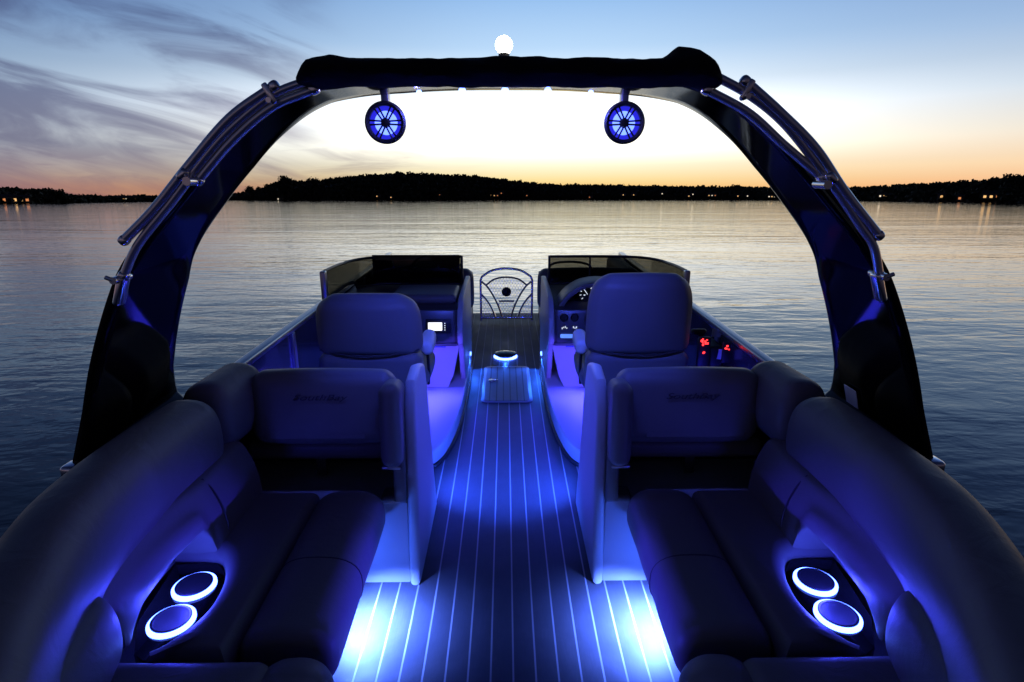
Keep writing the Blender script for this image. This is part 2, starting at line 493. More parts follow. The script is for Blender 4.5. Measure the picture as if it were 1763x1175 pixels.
def lathe(bm, prof, c=(0, 0, 0), n=32, axis='Z'):
    rings = []
    for (r, z) in prof:
        ring = []
        for k in range(n):
            a = 2 * math.pi * k / n
            p = (r * math.cos(a), r * math.sin(a), z)
            if axis == 'Y': p = (p[0], p[2], p[1])
            if axis == 'X': p = (p[2], p[0], p[1])
            ring.append(bm.verts.new(Vector(c) + Vector(p)))
        rings.append(ring)
    for i in range(len(rings) - 1):
        A, B = rings[i], rings[i + 1]
        for k in range(n): bm.faces.new((A[k], A[(k + 1) % n], B[(k + 1) % n], B[k]))
    return rings
def text_bm(body, size, shear=0.0, ext=0.001):
    cu = bpy.data.curves.new('t', 'FONT'); cu.body = body; cu.size = size; cu.shear = shear; cu.extrude = ext
    cu.align_x = 'CENTER'; cu.align_y = 'CENTER'
    to = bpy.data.objects.new('t', cu); C.objects.link(to)
    dg = bpy.context.evaluated_depsgraph_get()
    me = bpy.data.meshes.new_from_object(to.evaluated_get(dg))
    bpy.data.objects.remove(to); bpy.data.curves.remove(cu)
    bm = nb(); bm.from_mesh(me); bpy.data.meshes.remove(me)
    return bm
def xf(bm, M):
    for v in bm.verts: v.co = M @ v.co
    return bm

# ================================================================== SETTING: water and far shore
def build_water():
    bm = nb()
    xs = [-9000, -3000, -900, -300, -100, -30, 0, 30, 100, 300, 900, 3000, 9000]
    ys = [-3000, -300, -60, 0, 30, 80, 200, 500, 1200, 3000, 9000]
    V = [[bm.verts.new((x, y, 0)) for x in xs] for y in ys]
    for j in range(len(ys) - 1):
        for i in range(len(xs) - 1): bm.faces.new((V[j][i], V[j][i + 1], V[j + 1][i + 1], V[j + 1][i]))
    o = obj('water', bm, WATER, smooth=False); o['kind'] = 'structure'
build_water()

CAMW = (0.0, -0.08)
F_, PITW = 1000.0, R(16.568 - 2.78)
def az_el(px, py):
    """photo pixel -> azimuth, elevation (radians) seen from the helm end, used to lay out the far shore"""
    dx = (px - 881.5) / F_; dy = (587.5 - py) / F_
    fwd = math.cos(PITW) + dy * math.sin(PITW); up = -math.sin(PITW) + dy * math.cos(PITW)
    a = math.atan2(dx, fwd) + R(0.6315)
    return a, math.atan2(up, math.hypot(dx, fwd))
# shore distance by azimuth (degrees): near at both sides, far in the middle
def shore_d(a):
    return float(np.interp(math.degrees(a), [-75, -55, -42, -36, -30, -27.5, -25, -22, -10, 2, 20, 30, 36, 42, 55, 75],
                           [260, 300, 350, 400, 560, 800, 900, 820, 860, 950, 900, 700, 480, 400, 330, 280]))
# skyline of the woods: photo pixels
SKY = [(-420, 318), (-200, 322), (0, 324), (40, 327), (80, 327), (100, 333), (130, 337), (180, 339), (240, 337), (262, 338), (330, 338), (408, 334), (455, 324), (470, 316), (500, 311),
       (520, 313), (560, 310), (600, 304), (660, 301), (710, 298), (760, 302), (800, 303), (850, 307), (880, 312), (920, 317), (960, 319), (1050, 320), (1150, 322), (1250, 323), (1330, 324), (1400, 324),
       (1480, 324), (1520, 322), (1580, 319), (1650, 315), (1700, 312), (1740, 307), (1763, 304), (1900, 300), (2200, 296)]
def sky_h(px): return float(np.interp(px, [p[0] for p in SKY], [p[1] for p in SKY]))

def build_shore():
    bm = nb(); rows = []
    for px in range(-420, 2221, 20):
        a, e = az_el(px, sky_h(px)); d = shore_d(a)
        top = max(2.0, 2.2 + d * math.tan(e)) * 0.50
        row = []
        for k, (dd, zz) in enumerate(((-3, -1.0), (0, 0.15), (4, 0.9), (25, 1.6 + top * 0.25), (90, top * 0.9), (200, top), (900, top * 0.8))):
            r = d + dd * (d / 600 if k > 2 else 1)
            nz = 1 + 0.25 * noise.noise(Vector((px * 0.013, k * 1.7, 0)))
            row.append(bm.verts.new((CAMW[0] + r * math.sin(a), CAMW[1] + r * math.cos(a), zz * nz if zz > 0.5 else zz)))
        rows.append(row)
    for i in range(len(rows) - 1):
        for k in range(6): bm.faces.new((rows[i][k], rows[i][k + 1], rows[i + 1][k + 1], rows[i + 1][k]))
    o = obj('shore_terrain', bm, SOIL); o['kind'] = 'structure'
build_shore()

def blob_mesh(crowns, leafn=90, leafk=0.16):
    """crowns: list of (x,y,z,rx,rz); foliage as many leaf clumps (small tilted quads) round a dark core of shards"""
    Vs, Fs = [], []
    base = 0
    for (x, y, z, rx, rz) in crowns:
        n = leafn
        u = RNG.normal(size=(n, 3)); u /= np.linalg.norm(u, axis=1)[:, None]
        rad = RNG.uniform(0.35, 1.0, n) ** 0.6
        lump = 1 + 0.22 * np.sin(u[:, 0] * 5 + x) * np.cos(u[:, 2] * 4 + y)
        c = u * (rad * lump)[:, None] * np.array([rx, rx, rz]) + np.array([x, y, z])
        s = (rx + rz) / 2 * leafk * RNG.uniform(0.8, 1.9, n) * (1.55 - rad * 0.75)
        a = RNG.normal(size=(n, 3)); a /= np.linalg.norm(a, axis=1)[:, None]
        b = np.cross(a, RNG.normal(size=(n, 3))); b /= np.linalg.norm(b, axis=1)[:, None]
        q = np.stack([c - a * s[:, None], c + b * s[:, None] * 0.8, c + a * s[:, None] * 1.1, c - b * s[:, None] * 0.9], 1)
        Vs.append(q.reshape(-1, 3)); Fs.append(np.arange(n * 4).reshape(n, 4) + base); base += n * 4
    v = np.concatenate(Vs); f = np.concatenate(Fs)
    me = bpy.data.meshes.new('foliage')
    me.vertices.add(len(v)); me.vertices.foreach_set('co', v.astype(np.float32).ravel())
    me.loops.add(f.size); me.loops.foreach_set('vertex_index', f.astype(np.int32).ravel())
    me.polygons.add(len(f)); me.polygons.foreach_set('loop_start', np.arange(0, f.size, 4, dtype=np.int32)); me.polygons.foreach_set('loop_total', np.full(len(f), 4, dtype=np.int32))
    me.update(); me.validate()
    return me

def build_woods():
    spans = [(-420, 300, 'low_woods', 'dark low woods along the near left shore'),
             (300, 640, 'wooded_slope', 'dark woods rising to the left end of the big hill'),
             (640, 905, 'wooded_hill', 'black wooded hill in the middle of the far shore'),
             (905, 1440, 'wooded_bank', 'long low dark treeline right of the hill'),
             (1440, 2220, 'shore_woods', 'dark woods rising along the near right shore')]
    for (p0, p1, nm, lab) in spans:
        cr = []
        for px in np.arange(p0, p1, 3.2):
            for row in range(6):
                pxx = px + random.uniform(-2.5, 2.5)
                a, e = az_el(pxx, sky_h(pxx)); d0 = shore_d(a)
                fr = row / 5.0
                d = d0 + (4 + fr * 120) * (d0 / 800) * random.uniform(0.8, 1.2) + 3
                top = (2.2 + d * math.tan(e))
                rise = (0.42, 0.62, 0.76, 0.88, 0.95, 1.0)[row] + random.uniform(-0.05, 0.05)
                zt = max(2.5, top * rise)
                size = d0 / 1000 * random.uniform(3.6, 9.0) + 0.6
                rx = size * random.uniform(0.8, 1.1); rz = size * random.uniform(0.75, 1.2)
                cr.append((CAMW[0] + d * math.sin(a), CAMW[1] + d * math.cos(a), zt - rz * 0.85, rx, rz))
                if row < 3:
                    cr.append((CAMW[0] + d * math.sin(a + 0.002), CAMW[1] + d * math.cos(a), max(1.2, (zt - rz) * 0.45), rx * 1.2, max(1.5, zt * 0.45)))
        me = blob_mesh(cr, 42, 0.30)
        o = obj(nm, me, LEAF, smooth=False); o['kind'] = 'stuff'; o['label'] = lab; o['category'] = 'woods'
build_woods()

def tree(px, ytop, width, name, label, group=None, open_=False):
    a, e = az_el(px, ytop); d = shore_d(a) + 2
    top = 2.2 + d * math.tan(e); w = width / F_ * d
    x, y = CAMW[0] + d * math.sin(a), CAMW[1] + d * math.cos(a)
    t = thing(name, label, 'tree', (x, y, 0.3), group, boat=False)
    bm = nb()
    r0 = max(0.25, w * 0.06)
    tube(bm, crom([(x, y, 0.3), (x + w * 0.03, y, top * 0.4), (x - w * 0.02, y, top * 0.8)], 5), [r0 * (1 - 0.06 * i) for i in range(11)], 7)
    for k in range(5):
        zz = top * (0.42 + 0.09 * k); an = k * 2.4
        tube(bm, [(x, y, zz), (x + math.cos(an) * w * 0.2, y + math.sin(an) * w * 0.2, zz + top * 0.10), (x + math.cos(an) * w * 0.36, y + math.sin(an) * w * 0.36, zz + top * 0.2)], [r0 * 0.45, r0 * 0.3, r0 * 0.12], 5)
    obj('trunk', bm, BARK, t)
    cr = []
    for k in range(13 if not open_ else 9):
        an = random.uniform(0, 6.28); rr = w * 0.5 * random.uniform(0.1, 0.75); hz = random.uniform(0.5, 0.93)
        s = w * random.uniform(0.15, 0.24)
        cr.append((x + math.cos(an) * rr, y + math.sin(an) * rr, top * hz, s, s * 0.95))
    cr.append((x, y, top - w * 0.16, w * 0.2, w * 0.16))
    obj('crown', blob_mesh(cr, 46, 0.2), LEAF, t, smooth=False)
    return t
for (px, yt, w, nm, lab, op) in [
    (429, 320, 17, 'broadleaf_tree', 'small round tree standing alone at the left tip of the point', True),
    (445, 321, 11, 'broadleaf_tree', 'slim tree second from the left tip of the point', True),
    (459, 317, 14, 'broadleaf_tree', 'loose tall tree where the point meets the woods', True),
    (493, 306, 36, 'broadleaf_tree', 'big dense tree at the left shoulder of the hill', False),
    (538, 307, 22, 'broadleaf_tree', 'two topped tree poking above the woods on the hill flank', False),
    (868, 307, 20, 'broadleaf_tree', 'ragged tree at the right foot of the hill', True),
    (897, 309, 9, 'poplar_tree', 'thin pointed tree just right of the hill', True),
    (919, 314, 14, 'broadleaf_tree', 'low bushy tree right of the thin pointed one', True),
    (1268, 319, 22, 'broadleaf_tree', 'spreading tree rising over the low treeline by the arch leg', True),
    (100, 329, 26, 'broadleaf_tree', 'rounded tree at the right end of the near left woods', False),
    (1706, 308, 26, 'broadleaf_tree', 'broad tree on the right shore left of the tallest one', False),
    (1753, 303, 30, 'broadleaf_tree', 'tallest tree on the right shore at the edge of view', False)]:
    tree(px, yt, w, nm, lab, 'trees standing out of the far shore woods', op)

def house(px, py, wpx, lit, label, storeys=1, win=3, glow=None):
    """small lake house: siding, gable roof, chimney, door, lit windows; (px,py) = photo pixel of its lit front"""
    a, e = az_el(px, py); d = shore_d(a) - 0.5
    w = wpx / F_ * d; w = max(w, 4.0)
    zc = max(1.6, 2.2 + d * math.tan(e)); h = 2.9 * storeys; z0 = max(0.3, zc - 1.5)
    x, y = CAMW[0] + d * math.sin(a), CAMW[1] + d * math.cos(a)
    t = thing('lake_house', label, 'house', (x, y, z0), 'lit houses along the far shore', boat=False)
    Rz = Matrix.Translation((x, y, z0)) @ Matrix.Rotation(-a, 4, 'Z')
    dp = w * 0.6
    bm = nb(); rbox(bm, (0, dp / 2, h / 2), (w, dp, h), 0.0); xf(bm, Rz); obj('wall', bm, WALLH, t, smooth=False)
    bm = nb(); prism(bm, [(-0.4, h), (dp + 0.4, h), (dp / 2, h + dp * 0.32)], 'X', -w / 2 - 0.3, w / 2 + 0.3); xf(bm, Rz)
    rf = obj('roof', bm, ROOFH, t, smooth=False)
    bm = nb(); rbox(bm, (w * 0.28, dp * 0.6, h + dp * 0.30), (0.7, 0.7, 1.6), 0.0); xf(bm, Rz); obj('chimney', bm, WALLH, rf, smooth=False)
    for k in range(win):
        cx = -w / 2 + w * (k + 0.5) / win
        ww = min(1.3, w / win * 0.5); zz = h - 1.5
        on = lit[k % len(lit)]
        bm = nb(); rbox(bm, (cx, -0.05, zz), (ww + 0.2, 0.08, 1.5), 0.0); xf(bm, Rz); fr = obj('window', bm, WALLH, t, smooth=False)
        bm = nb(); rbox(bm, (cx, -0.11, zz), (ww, 0.03, 1.3), 0.0); xf(bm, Rz)
        obj('pane', bm, {'w': WARM, 'c': COOL, 'a': WARM2, '-': GLOSS}[on], fr, smooth=False)
    return t
HOUSES = [
    (8, 349, 16, 'wa-', 'amber lit house at the far left edge of the shore', 3),
    (22, 347, 9, 'cw', 'white lit house next to the leftmost amber one', 2),
    (42, 346, 12, 'wa', 'orange lit house under the highest left woods', 2),
    (208, 347, 12, 'cw', 'bright white house left of the row by the arch leg', 2),
    (219, 348, 8, 'c', 'smallest white lit house in the row by the arch leg', 1),
    (227, 348, 12, 'cw', 'two windowed white house in the row by the arch leg', 2),
    (256, 346, 9, 'a', 'single amber lit house touching the left arch leg', 1),
    (482, 344, 10, 'c-', 'one white lit house below the big tree on the point', 2),
    (651, 338, 8, 'w-', 'warm lit house under the crest of the hill', 2),
    (673, 340, 7, 'w', 'dim warm house just right of the one under the crest', 1),
    (757, 336, 7, 'a', 'dim red lit house high in the hillside trees', 1),
    (851, 337, 16, 'wwa', 'wide orange lit house at the right foot of the hill', 3),
    (863, 333, 8, 'a', 'amber house just above the wide orange one', 1),
    (907, 337, 7, 'a', 'tiny red lit house right of the hill', 1),
    (1017, 340, 8, 'a-', 'faint amber house left of the twin lights', 2),
    (1073, 336, 9, 'w', 'left one of the two bright twin orange houses', 1),
    (1091, 336, 9, 'w', 'right one of the two bright twin orange houses', 1),
    (1140, 334, 6, 'c', 'white lit house standing high mid treeline', 1),
    (1186, 338, 7, 'w', 'low small warm house below the high white light', 1),
    (1193, 335, 6, 'c', 'white light house just above the low warm one', 1),
    (1226, 337, 14, 'wca', 'broad house with three lit windows before the arch leg', 3),
    (1273, 338, 9, 'w-', 'warm house left of the right arch leg', 2),
    (1287, 338, 6, 'c', 'small white house nearest left of the right arch leg', 1),
    (1329, 339, 12, 'cwc', 'row windowed white house against the right arch leg', 3),
    (1519, 338, 10, 'cw', 'white lit house first beyond the right arch leg', 2),
    (1531, 340, 12, 'ww', 'orange lit house beside the white one past the arch', 2),
    (1545, 342, 7, 'c', 'low white boathouse light at the water on the right', 1),
    (1621, 339, 9, 'w', 'lone amber house in the right shore woods', 1),
    (1657, 342, 12, 'a-', 'very dim reddish house on the right shore', 2),
    (1712, 339, 26, 'wwa', 'largest orange lit house near the right edge', 4)]
for (px, py, w, lit, lab, n) in HOUSES: house(px, py, w, lit, lab, 1, n)

# ================================================================== THE BOAT
boat = thing('pontoon_boat', 'long pontoon boat with grey striped deck and dark blue side fences', 'boat', (0, 0, 0))
bm = nb(); prism(bm, [(-1.3, -0.9), (1.3, -0.9), (1.3, 6.45), (1.05, 6.75), (-1.05, 6.75), (-1.3, 6.45)], 'Z', -0.06, 0.0)
obj('deck', bm, DECK, boat, smooth=False)
for s in (-1, 1):
    bm = nb(); tube(bm, [(s * 0.9, -0.8, -0.36), (s * 0.9, 5.4, -0.36), (s * 0.9, 6.2, -0.30), (s * 0.9, 6.75, -0.14)], [0.30, 0.30, 0.24, 0.08], 24); obj('pontoon', bm, ALU, boat)
    # fence panels and rail
    bm = nb(); rbox(bm, (s * 1.275, 3.92, 0.385), (0.025, 4.94, 0.70), 0.004, 1); prism(bm, [(-0.85, 0.035), (-0.85, 0.42), (0.6, 0.44), (1.449, 0.60), (1.449, 0.035)], 'X', s * 1.262, s * 1.287); fp = obj('side_fence', bm, FENCE, boat)
    for yy in (1.5, 2.45, 3.3, 4.2, 5.1, 6.0):
        bm = nb(); rbox(bm, (s * 1.255, yy, 0.385), (0.02, 0.045, 0.70), 0.004, 1); obj('fence_post', bm, ALU, fp)
    bm = nb(); rbox(bm, (s * 1.272, 3.93, 0.755), (0.055, 4.96, 0.04), 0.012, 3); obj('top_rail', bm, ALU, boat)
    bm = nb(); rbox(bm, (s * 0.83, 6.41, 0.28), (0.92, 0.025, 0.50), 0.004, 1); obj('bow_fence', bm, FENCE, boat)
    bm = nb(); rbox(bm, (s * 0.83, 6.41, 0.545), (0.93, 0.05, 0.035), 0.012, 2); obj('bow_rail', bm, ALU, boat)
# floor hatch
def rrect(cx, cy, w, h, r, n=6):
    out = []
    for (sx, sy, a0) in ((1, 1, 0), (-1, 1, 90), (-1, -1, 180), (1, -1, 270)):
        for k in range(n + 1):
            a = R(a0 + 90 * k / n); out.append((cx + sx * (w / 2 - r) + r * math.cos(a), cy + sy * (h / 2 - r) + r * math.sin(a)))
    return out
bm = nb(); prism(bm, rrect(0.006, 4.385, 0.385, 0.815, 0.05), 'Z', 0.0012, 0.006, 0.0015); h_ = obj('floor_hatch', bm, mat('hatch rim', (0.30, 0.31, 0.32), 0.4), boat)
bm = nb(); prism(bm, rrect(0.006, 4.385, 0.335, 0.765, 0.035), 'Z', 0.0062, 0.0085); obj('inlay', bm, HATCH, h_, smooth=False)
bm = nb(); lathe(bm, [(0.0, 0.0), (0.028, 0.0), (0.028, 0.006), (0.018, 0.008), (0.0, 0.008)], (-0.115, 4.42, 0.0087), 20); rbox(bm, (-0.09, 4.42, 0.0175), (0.05, 0.014, 0.008), 0.003); obj('latch', bm, CHROME, h_)

# round deck socket with glowing rim
t = thing('deck_socket', 'round black table socket in the deck with a glowing blue rim', 'floor light', (-0.004, 5.07, 0.0))
bm = nb(); lathe(bm, [(0.075, 0.002), (0.108, 0.002), (0.108, 0.010), (0.075, 0.012)], (-0.004, 5.07, 0), 40); obj('light_ring', bm, LED_RING, t)
bm = nb(); lathe(bm, [(0.0, 0.045), (0.06, 0.044), (0.100, 0.034), (0.102, 0.028), (0.085, 0.026), (0.072, 0.002), (0.0, 0.002)], (-0.004, 5.07, 0), 40); obj('cap', bm, GLOSS, t)
lamp('ring_lamp', 'POINT', t, (-0.004, 4.94, 0.03), 1.0, (0.03, 0.15, 1.0), 0.01)

# ---------------------------------------------------------------- helm platforms + consoles
BLUE = (0.022, 0.085, 1.0); VIOLET = (0.036, 0.036, 1.0); BLUEW = (0.085, 0.175, 1.0)
def console(s):
    side = 'left' if s < 0 else 'right'
    lab = ('left console with white lit stereo screen and tall dark windscreen panel' if s < 0 else
           'right helm console with round gauge hood, switches and curved smoked windscreen')
    t = thing('boat_console', lab, 'console', (s * 0.75, 4.3, 0))
    # glossy white plinth with curved aisle edge
    edge = [(0.325, 4.95), (0.300, 4.67), (0.297, 4.2), (0.302, 3.85), (0.318, 3.5), (0.345, 3.25), (0.385, 3.08), (0.45, 2.99), (0.60, 2.93), (0.80, 2.91)]
    edge = [(p.x, p.y) for p in crom([(a, b, 0) for a, b in edge], 5)]
    poly = [(s * a, b) for a, b in edge] + [(s * 1.255, 2.91), (s * 1.255, 4.95)]
    bm = nb(); prism(bm, poly, 'Z', 0.002, 0.105, 0.014, 3); pl = obj('plinth', bm, GEL, t)
    bm = nb(); tube(bm, [(s * (a - 0.004), b - 0.003, 0.016) for a, b in edge], 0.012, 8); obj('base_trim', bm, BLK, pl)
    # lower panel (glossy, tapering)
    bm = nb()
    low = [(s * 0.335, 0.43), (s * 1.25, 0.43), (s * 1.25, 0.10), (s * 0.43, 0.10), (s * 0.385, 0.20)]
    prism(bm, low, 'Y', 4.03, 4.9, 0.008, 2); obj('lower_panel', bm, GEL, t)
    # cheek by the aisle
    bm = nb()
    ck = [(4.02, 0.43), (3.965, 0.46), (3.975, 0.60), (4.06, 0.715), (4.20, 0.765), (4.82, 0.775), (4.97, 0.70), (4.97, 0.02), (4.55, 0.02), (4.2, 0.11)]
    ck = [(p.x, p.y) for p in crom([(a, b, 0) for a, b in ck], 3, True)]
    prism(bm, ck, 'X', s * 0.305, s * 0.345, 0.010, 3); obj('side_cheek', bm, POD, t)
    # dash body
    bm = nb(); db = [(4.0, 0.435), (3.995, 0.455), (4.04, 0.69), (4.10, 0.712), (4.75, 0.735), (4.9, 0.70), (4.9, 0.435)]
    prism(bm, db, 'X', s * 0.346, s * 1.25, 0.008, 2); d = obj('dash', bm, DASH, t)
    tilt = Matrix.Rotation(R(-10.5), 4, 'X')
    def face(x, z, dy=0.0):       # point on the dash face
        return Vector((x, 3.995 + (z - 0.455) * 0.19 - dy, z))
    bm = nb(); rbox(bm, (0, 0, 0), (0.50, 0.014, 0.235), 0.012, 2); xf(bm, Matrix.Translation(face(s * 0.615, 0.575, 0.004)) @ tilt)
    fp = obj('face_panel', bm, DASHP, d)
    bm = nb(); rbox(bm, (0, 0, 0), (0.88, 0.03, 0.02), 0.006, 2); xf(bm, Matrix.Translation(face(s * 0.79, 0.452, 0.012))); obj('dash_lip', bm, DASHP, d)
    if s < 0:
        bm = nb(); rbox(bm, (0, 0, 0), (0.185, 0.012, 0.105), 0.008, 2); xf(bm, Matrix.Translation(face(-0.480, 0.58, 0.015)) @ tilt); st = obj('stereo', bm, BLK, d)
        bm = nb(); rbox(bm, (0, 0, 0), (0.100, 0.004, 0.058), 0.002, 1); xf(bm, Matrix.Translation(face(-0.503, 0.58, 0.0225)) @ tilt); obj('screen', bm, SCREEN, st)
        for k in range(4):
            bm = nb(); rbox(bm, (0, 0, 0), (0.007, 0.004, 0.008), 0.002, 1); xf(bm, Matrix.Translation(face(-0.434, 0.602 - 0.0155 * k, 0.0225)) @ tilt); obj('button', bm, SYMB, st)
        bm = nb(); cushion(bm, (-0.60, 4.33, 0.745), (0.48, 0.42, 0.07), 0.03, 0.012, 8); obj('dash_pad', bm, VINYL2, d)
    else:
        # gauge hood
        prof = [(0.375, 0.70), (0.41, 0.755), (0.47, 0.815), (0.56, 0.862), (0.68, 0.880), (0.80, 0.862), (0.89, 0.815), (0.95, 0.755), (0.985, 0.70)]
        outer = [(p.x, p.y) for p in crom([(a, b, 0) for a, b in prof], 4)]
        inner = [((a - 0.68) * 0.86 + 0.68, (b - 0.70) * 0.82 + 0.70) for a, b in outer]
        bm = nb(); prism(bm, outer + inner[::-1], 'Y', 4.08, 4.34, 0.006, 2); hd = obj('gauge_hood', bm, mat('hood vinyl', (0.20, 0.19, 0.19), 0.45, bump=350), d)
        bm = nb(); prism(bm, inner, 'Y', 4.20, 4.36); obj('gauge_face', bm, GLOSS, hd, smooth=False)
        for gx in (0.60, 0.77):
            bm = nb(); lathe(bm, [(0.0, -0.004), (0.058, -0.004), (0.062, -0.010), (0.066, -0.004), (0.066, 0.0)], (gx, 4.197, 0.775), 32, 'Y'); g = obj('gauge', bm, BLK, hd)
            bm = nb()
            for k in range(9):
                a = R(225 - 33.75 * k); rr = 0.050
                rbox(bm, (gx + rr * math.cos(a), 4.189, 0.775 + rr * math.sin(a)), (0.004, 0.003, 0.013), 0, rot=Matrix.Rotation(-(a - R(90)), 3, 'Y'))
            rbox(bm, (gx - 0.012, 4.189, 0.79), (0.004, 0.003, 0.05), 0, rot=Matrix.Rotation(R(-35), 3, 'Y'))
            rbox(bm, (gx - 0.02, 4.189, 0.765), (0.012, 0.003, 0.006), 0)
            obj('dial_marks', bm, SYMB, g, smooth=False)
        for gx in (0.415, 0.492):
            bm = nb(); lathe(bm, [(0.0, -0.004), (0.022, -0.004), (0.026, -0.012), (0.030, -0.004), (0.030, 0.0)], (0, 0, 0), 24, 'Y'); xf(bm, Matrix.Translation(face(gx, 0.637, 0.010)) @ tilt); obj('dial', bm, BLK, d)
        for gx, nn in ((0.425, 4), (0.500, 3)):
            bm = nb()
            for k in range(nn):
                rbox(bm, ((k - nn / 2) * 0.011, 0, random.uniform(-0.006, 0.006)), (0.005, 0.003, 0.009 if k % 2 else 0.014), 0)
            xf(bm, Matrix.Translation(face(gx, 0.568, 0.0125)) @ tilt); obj('switch_symbols', bm, SYMB, d, smooth=False)
        bm = nb(); rbox(bm, (0, 0, 0), (0.20, 0.018, 0.028), 0.006, 2); xf(bm, Matrix.Translation(face(0.49, 0.508, 0.014))); obj('switch_bar', bm, emit('switch bar painted light', (0.10, 0.24, 1.0), 1.3, 0.4), d)  # emission stands in for led light falling on the metal bar
        # steering wheel in front of the helm seat
        bm = nb(); cw = Vector((0.72, 3.88, 0.66)); rw = Matrix.Translation(cw) @ Matrix.Rotation(R(28), 4, 'X')
        tube(bm, [(0.165 * math.cos(2 * math.pi * k / 36), 0, 0.165 * math.sin(2 * math.pi * k / 36)) for k in range(36)], 0.014, 10, True)
        for k in range(3):
            a = R(90 + 120 * k); tube(bm, [(0.03 * math.cos(a), 0.02, 0.03 * math.sin(a)), (0.16 * math.cos(a), 0, 0.16 * math.sin(a))], 0.009, 8)
        tube(bm, [(0, 0.0, 0), (0, 0.14, 0.0)], 0.03, 16); xf(bm, rw); obj('steering_wheel', bm, BLK, d)
    # wrap round smoked windscreen
    plan = [(s * 0.365, 4.80), (s * 0.70, 4.81), (s * 0.98, 4.79), (s * 1.13, 4.72), (s * 1.22, 4.58), (s * 1.25, 4.40), (s * 1.252, 3.985)]
    pl_ = [(p.x, p.y) for p in crom([(a, b, 0) for a, b in plan], 6)]
    ztop = lambda i: 0.955 - 0.0 * i
    bm = nb(); V = []
    for i, (a, b) in enumerate(pl_):
        nx = Vector((a - s * 0.75, b - 4.2, 0)).normalized() * 0.008
        hi = 0.955 if i < len(pl_) - 8 else 0.955 + 0.018 * math.sin((i - len(pl_) + 8) / 8 * 1.57)
        lo = 0.725 if abs(a) < 1.2 else 0.778
        V.append([bm.verts.new((a, b, lo)), bm.verts.new((a, b, hi)), bm.verts.new((a - nx.x, b - nx.y, hi)), bm.verts.new((a - nx.x, b - nx.y, lo))])
    for i in range(len(V) - 1):
        for k in range(4): bm.faces.new((V[i][k], V[i][(k + 1) % 4], V[i + 1][(k + 1) % 4], V[i + 1][k]))
    bm.faces.new(V[0]); bm.faces.new(V[-1][::-1])
    ws = obj('windscreen', bm, SMOKE, t)
    bm = nb(); tube(bm, [(a, b, 0.960 if i < len(pl_) - 8 else 0.960 + 0.018 * math.sin((i - len(pl_) + 8) / 8 * 1.57)) for i, (a, b) in enumerate(pl_)], 0.011, 8); obj('top_frame', bm, BLK, ws)
    bm = nb(); tube(bm, [(a, b, 0.735 if abs(a) < 1.2 else 0.785) for a, b in pl_], 0.012, 8); obj('bottom_frame', bm, BLK, ws)
    bm = nb(); rbox(bm, (s * 1.252, 3.965, 0.885), (0.040, 0.05, 0.20), 0.010, 3); obj('end_post', bm, ALU, ws)
    bm = nb(); rbox(bm, (s * 0.362, 4.80, 0.845), (0.018, 0.03, 0.245), 0.004, 2); obj('inner_post', bm, BLK, ws)
    if s < 0:
        bm = nb(); rbox(bm, (-0.735, 4.765, 0.868), (0.715, 0.022, 0.225), 0.004, 2); obj('windscreen_panel', bm, GLOSS, ws)
    else:
        bm = nb(); rbox(bm, (0.70, 4.80, 0.845), (0.014, 0.02, 0.23), 0.003, 2); obj('middle_post', bm, BLK, ws)
    # little courtesy light on the cheek
    bm = nb(); rbox(bm, (s * 0.300, 4.70, 0.150), (0.012, 0.05, 0.025), 0.004, 2); obj('courtesy_light', bm, LED_B, t)
    lamp('courtesy_lamp', 'SPOT', t, (s * 0.285, 4.70, 0.145), 8.0, (0.02, 0.12, 1.0), 0.008, (s * 0.20, 4.58, 0), 120)
    # strip light under the dash
    bm = nb(); rbox(bm, (s * 0.66, 3.975, 0.436), (0.46, 0.016, 0.010), 0.003, 1); obj('under_dash_light', bm, LED_DIM, t)
    lamp('under_dash_lamp', 'AREA', t, (s * 0.60, 3.93, 0.425), 6.0, VIOLET, 0.36, (s * 0.52, 3.72, 0.1), size_y=0.02, angle=95)
    return t
console(-1); console(1)

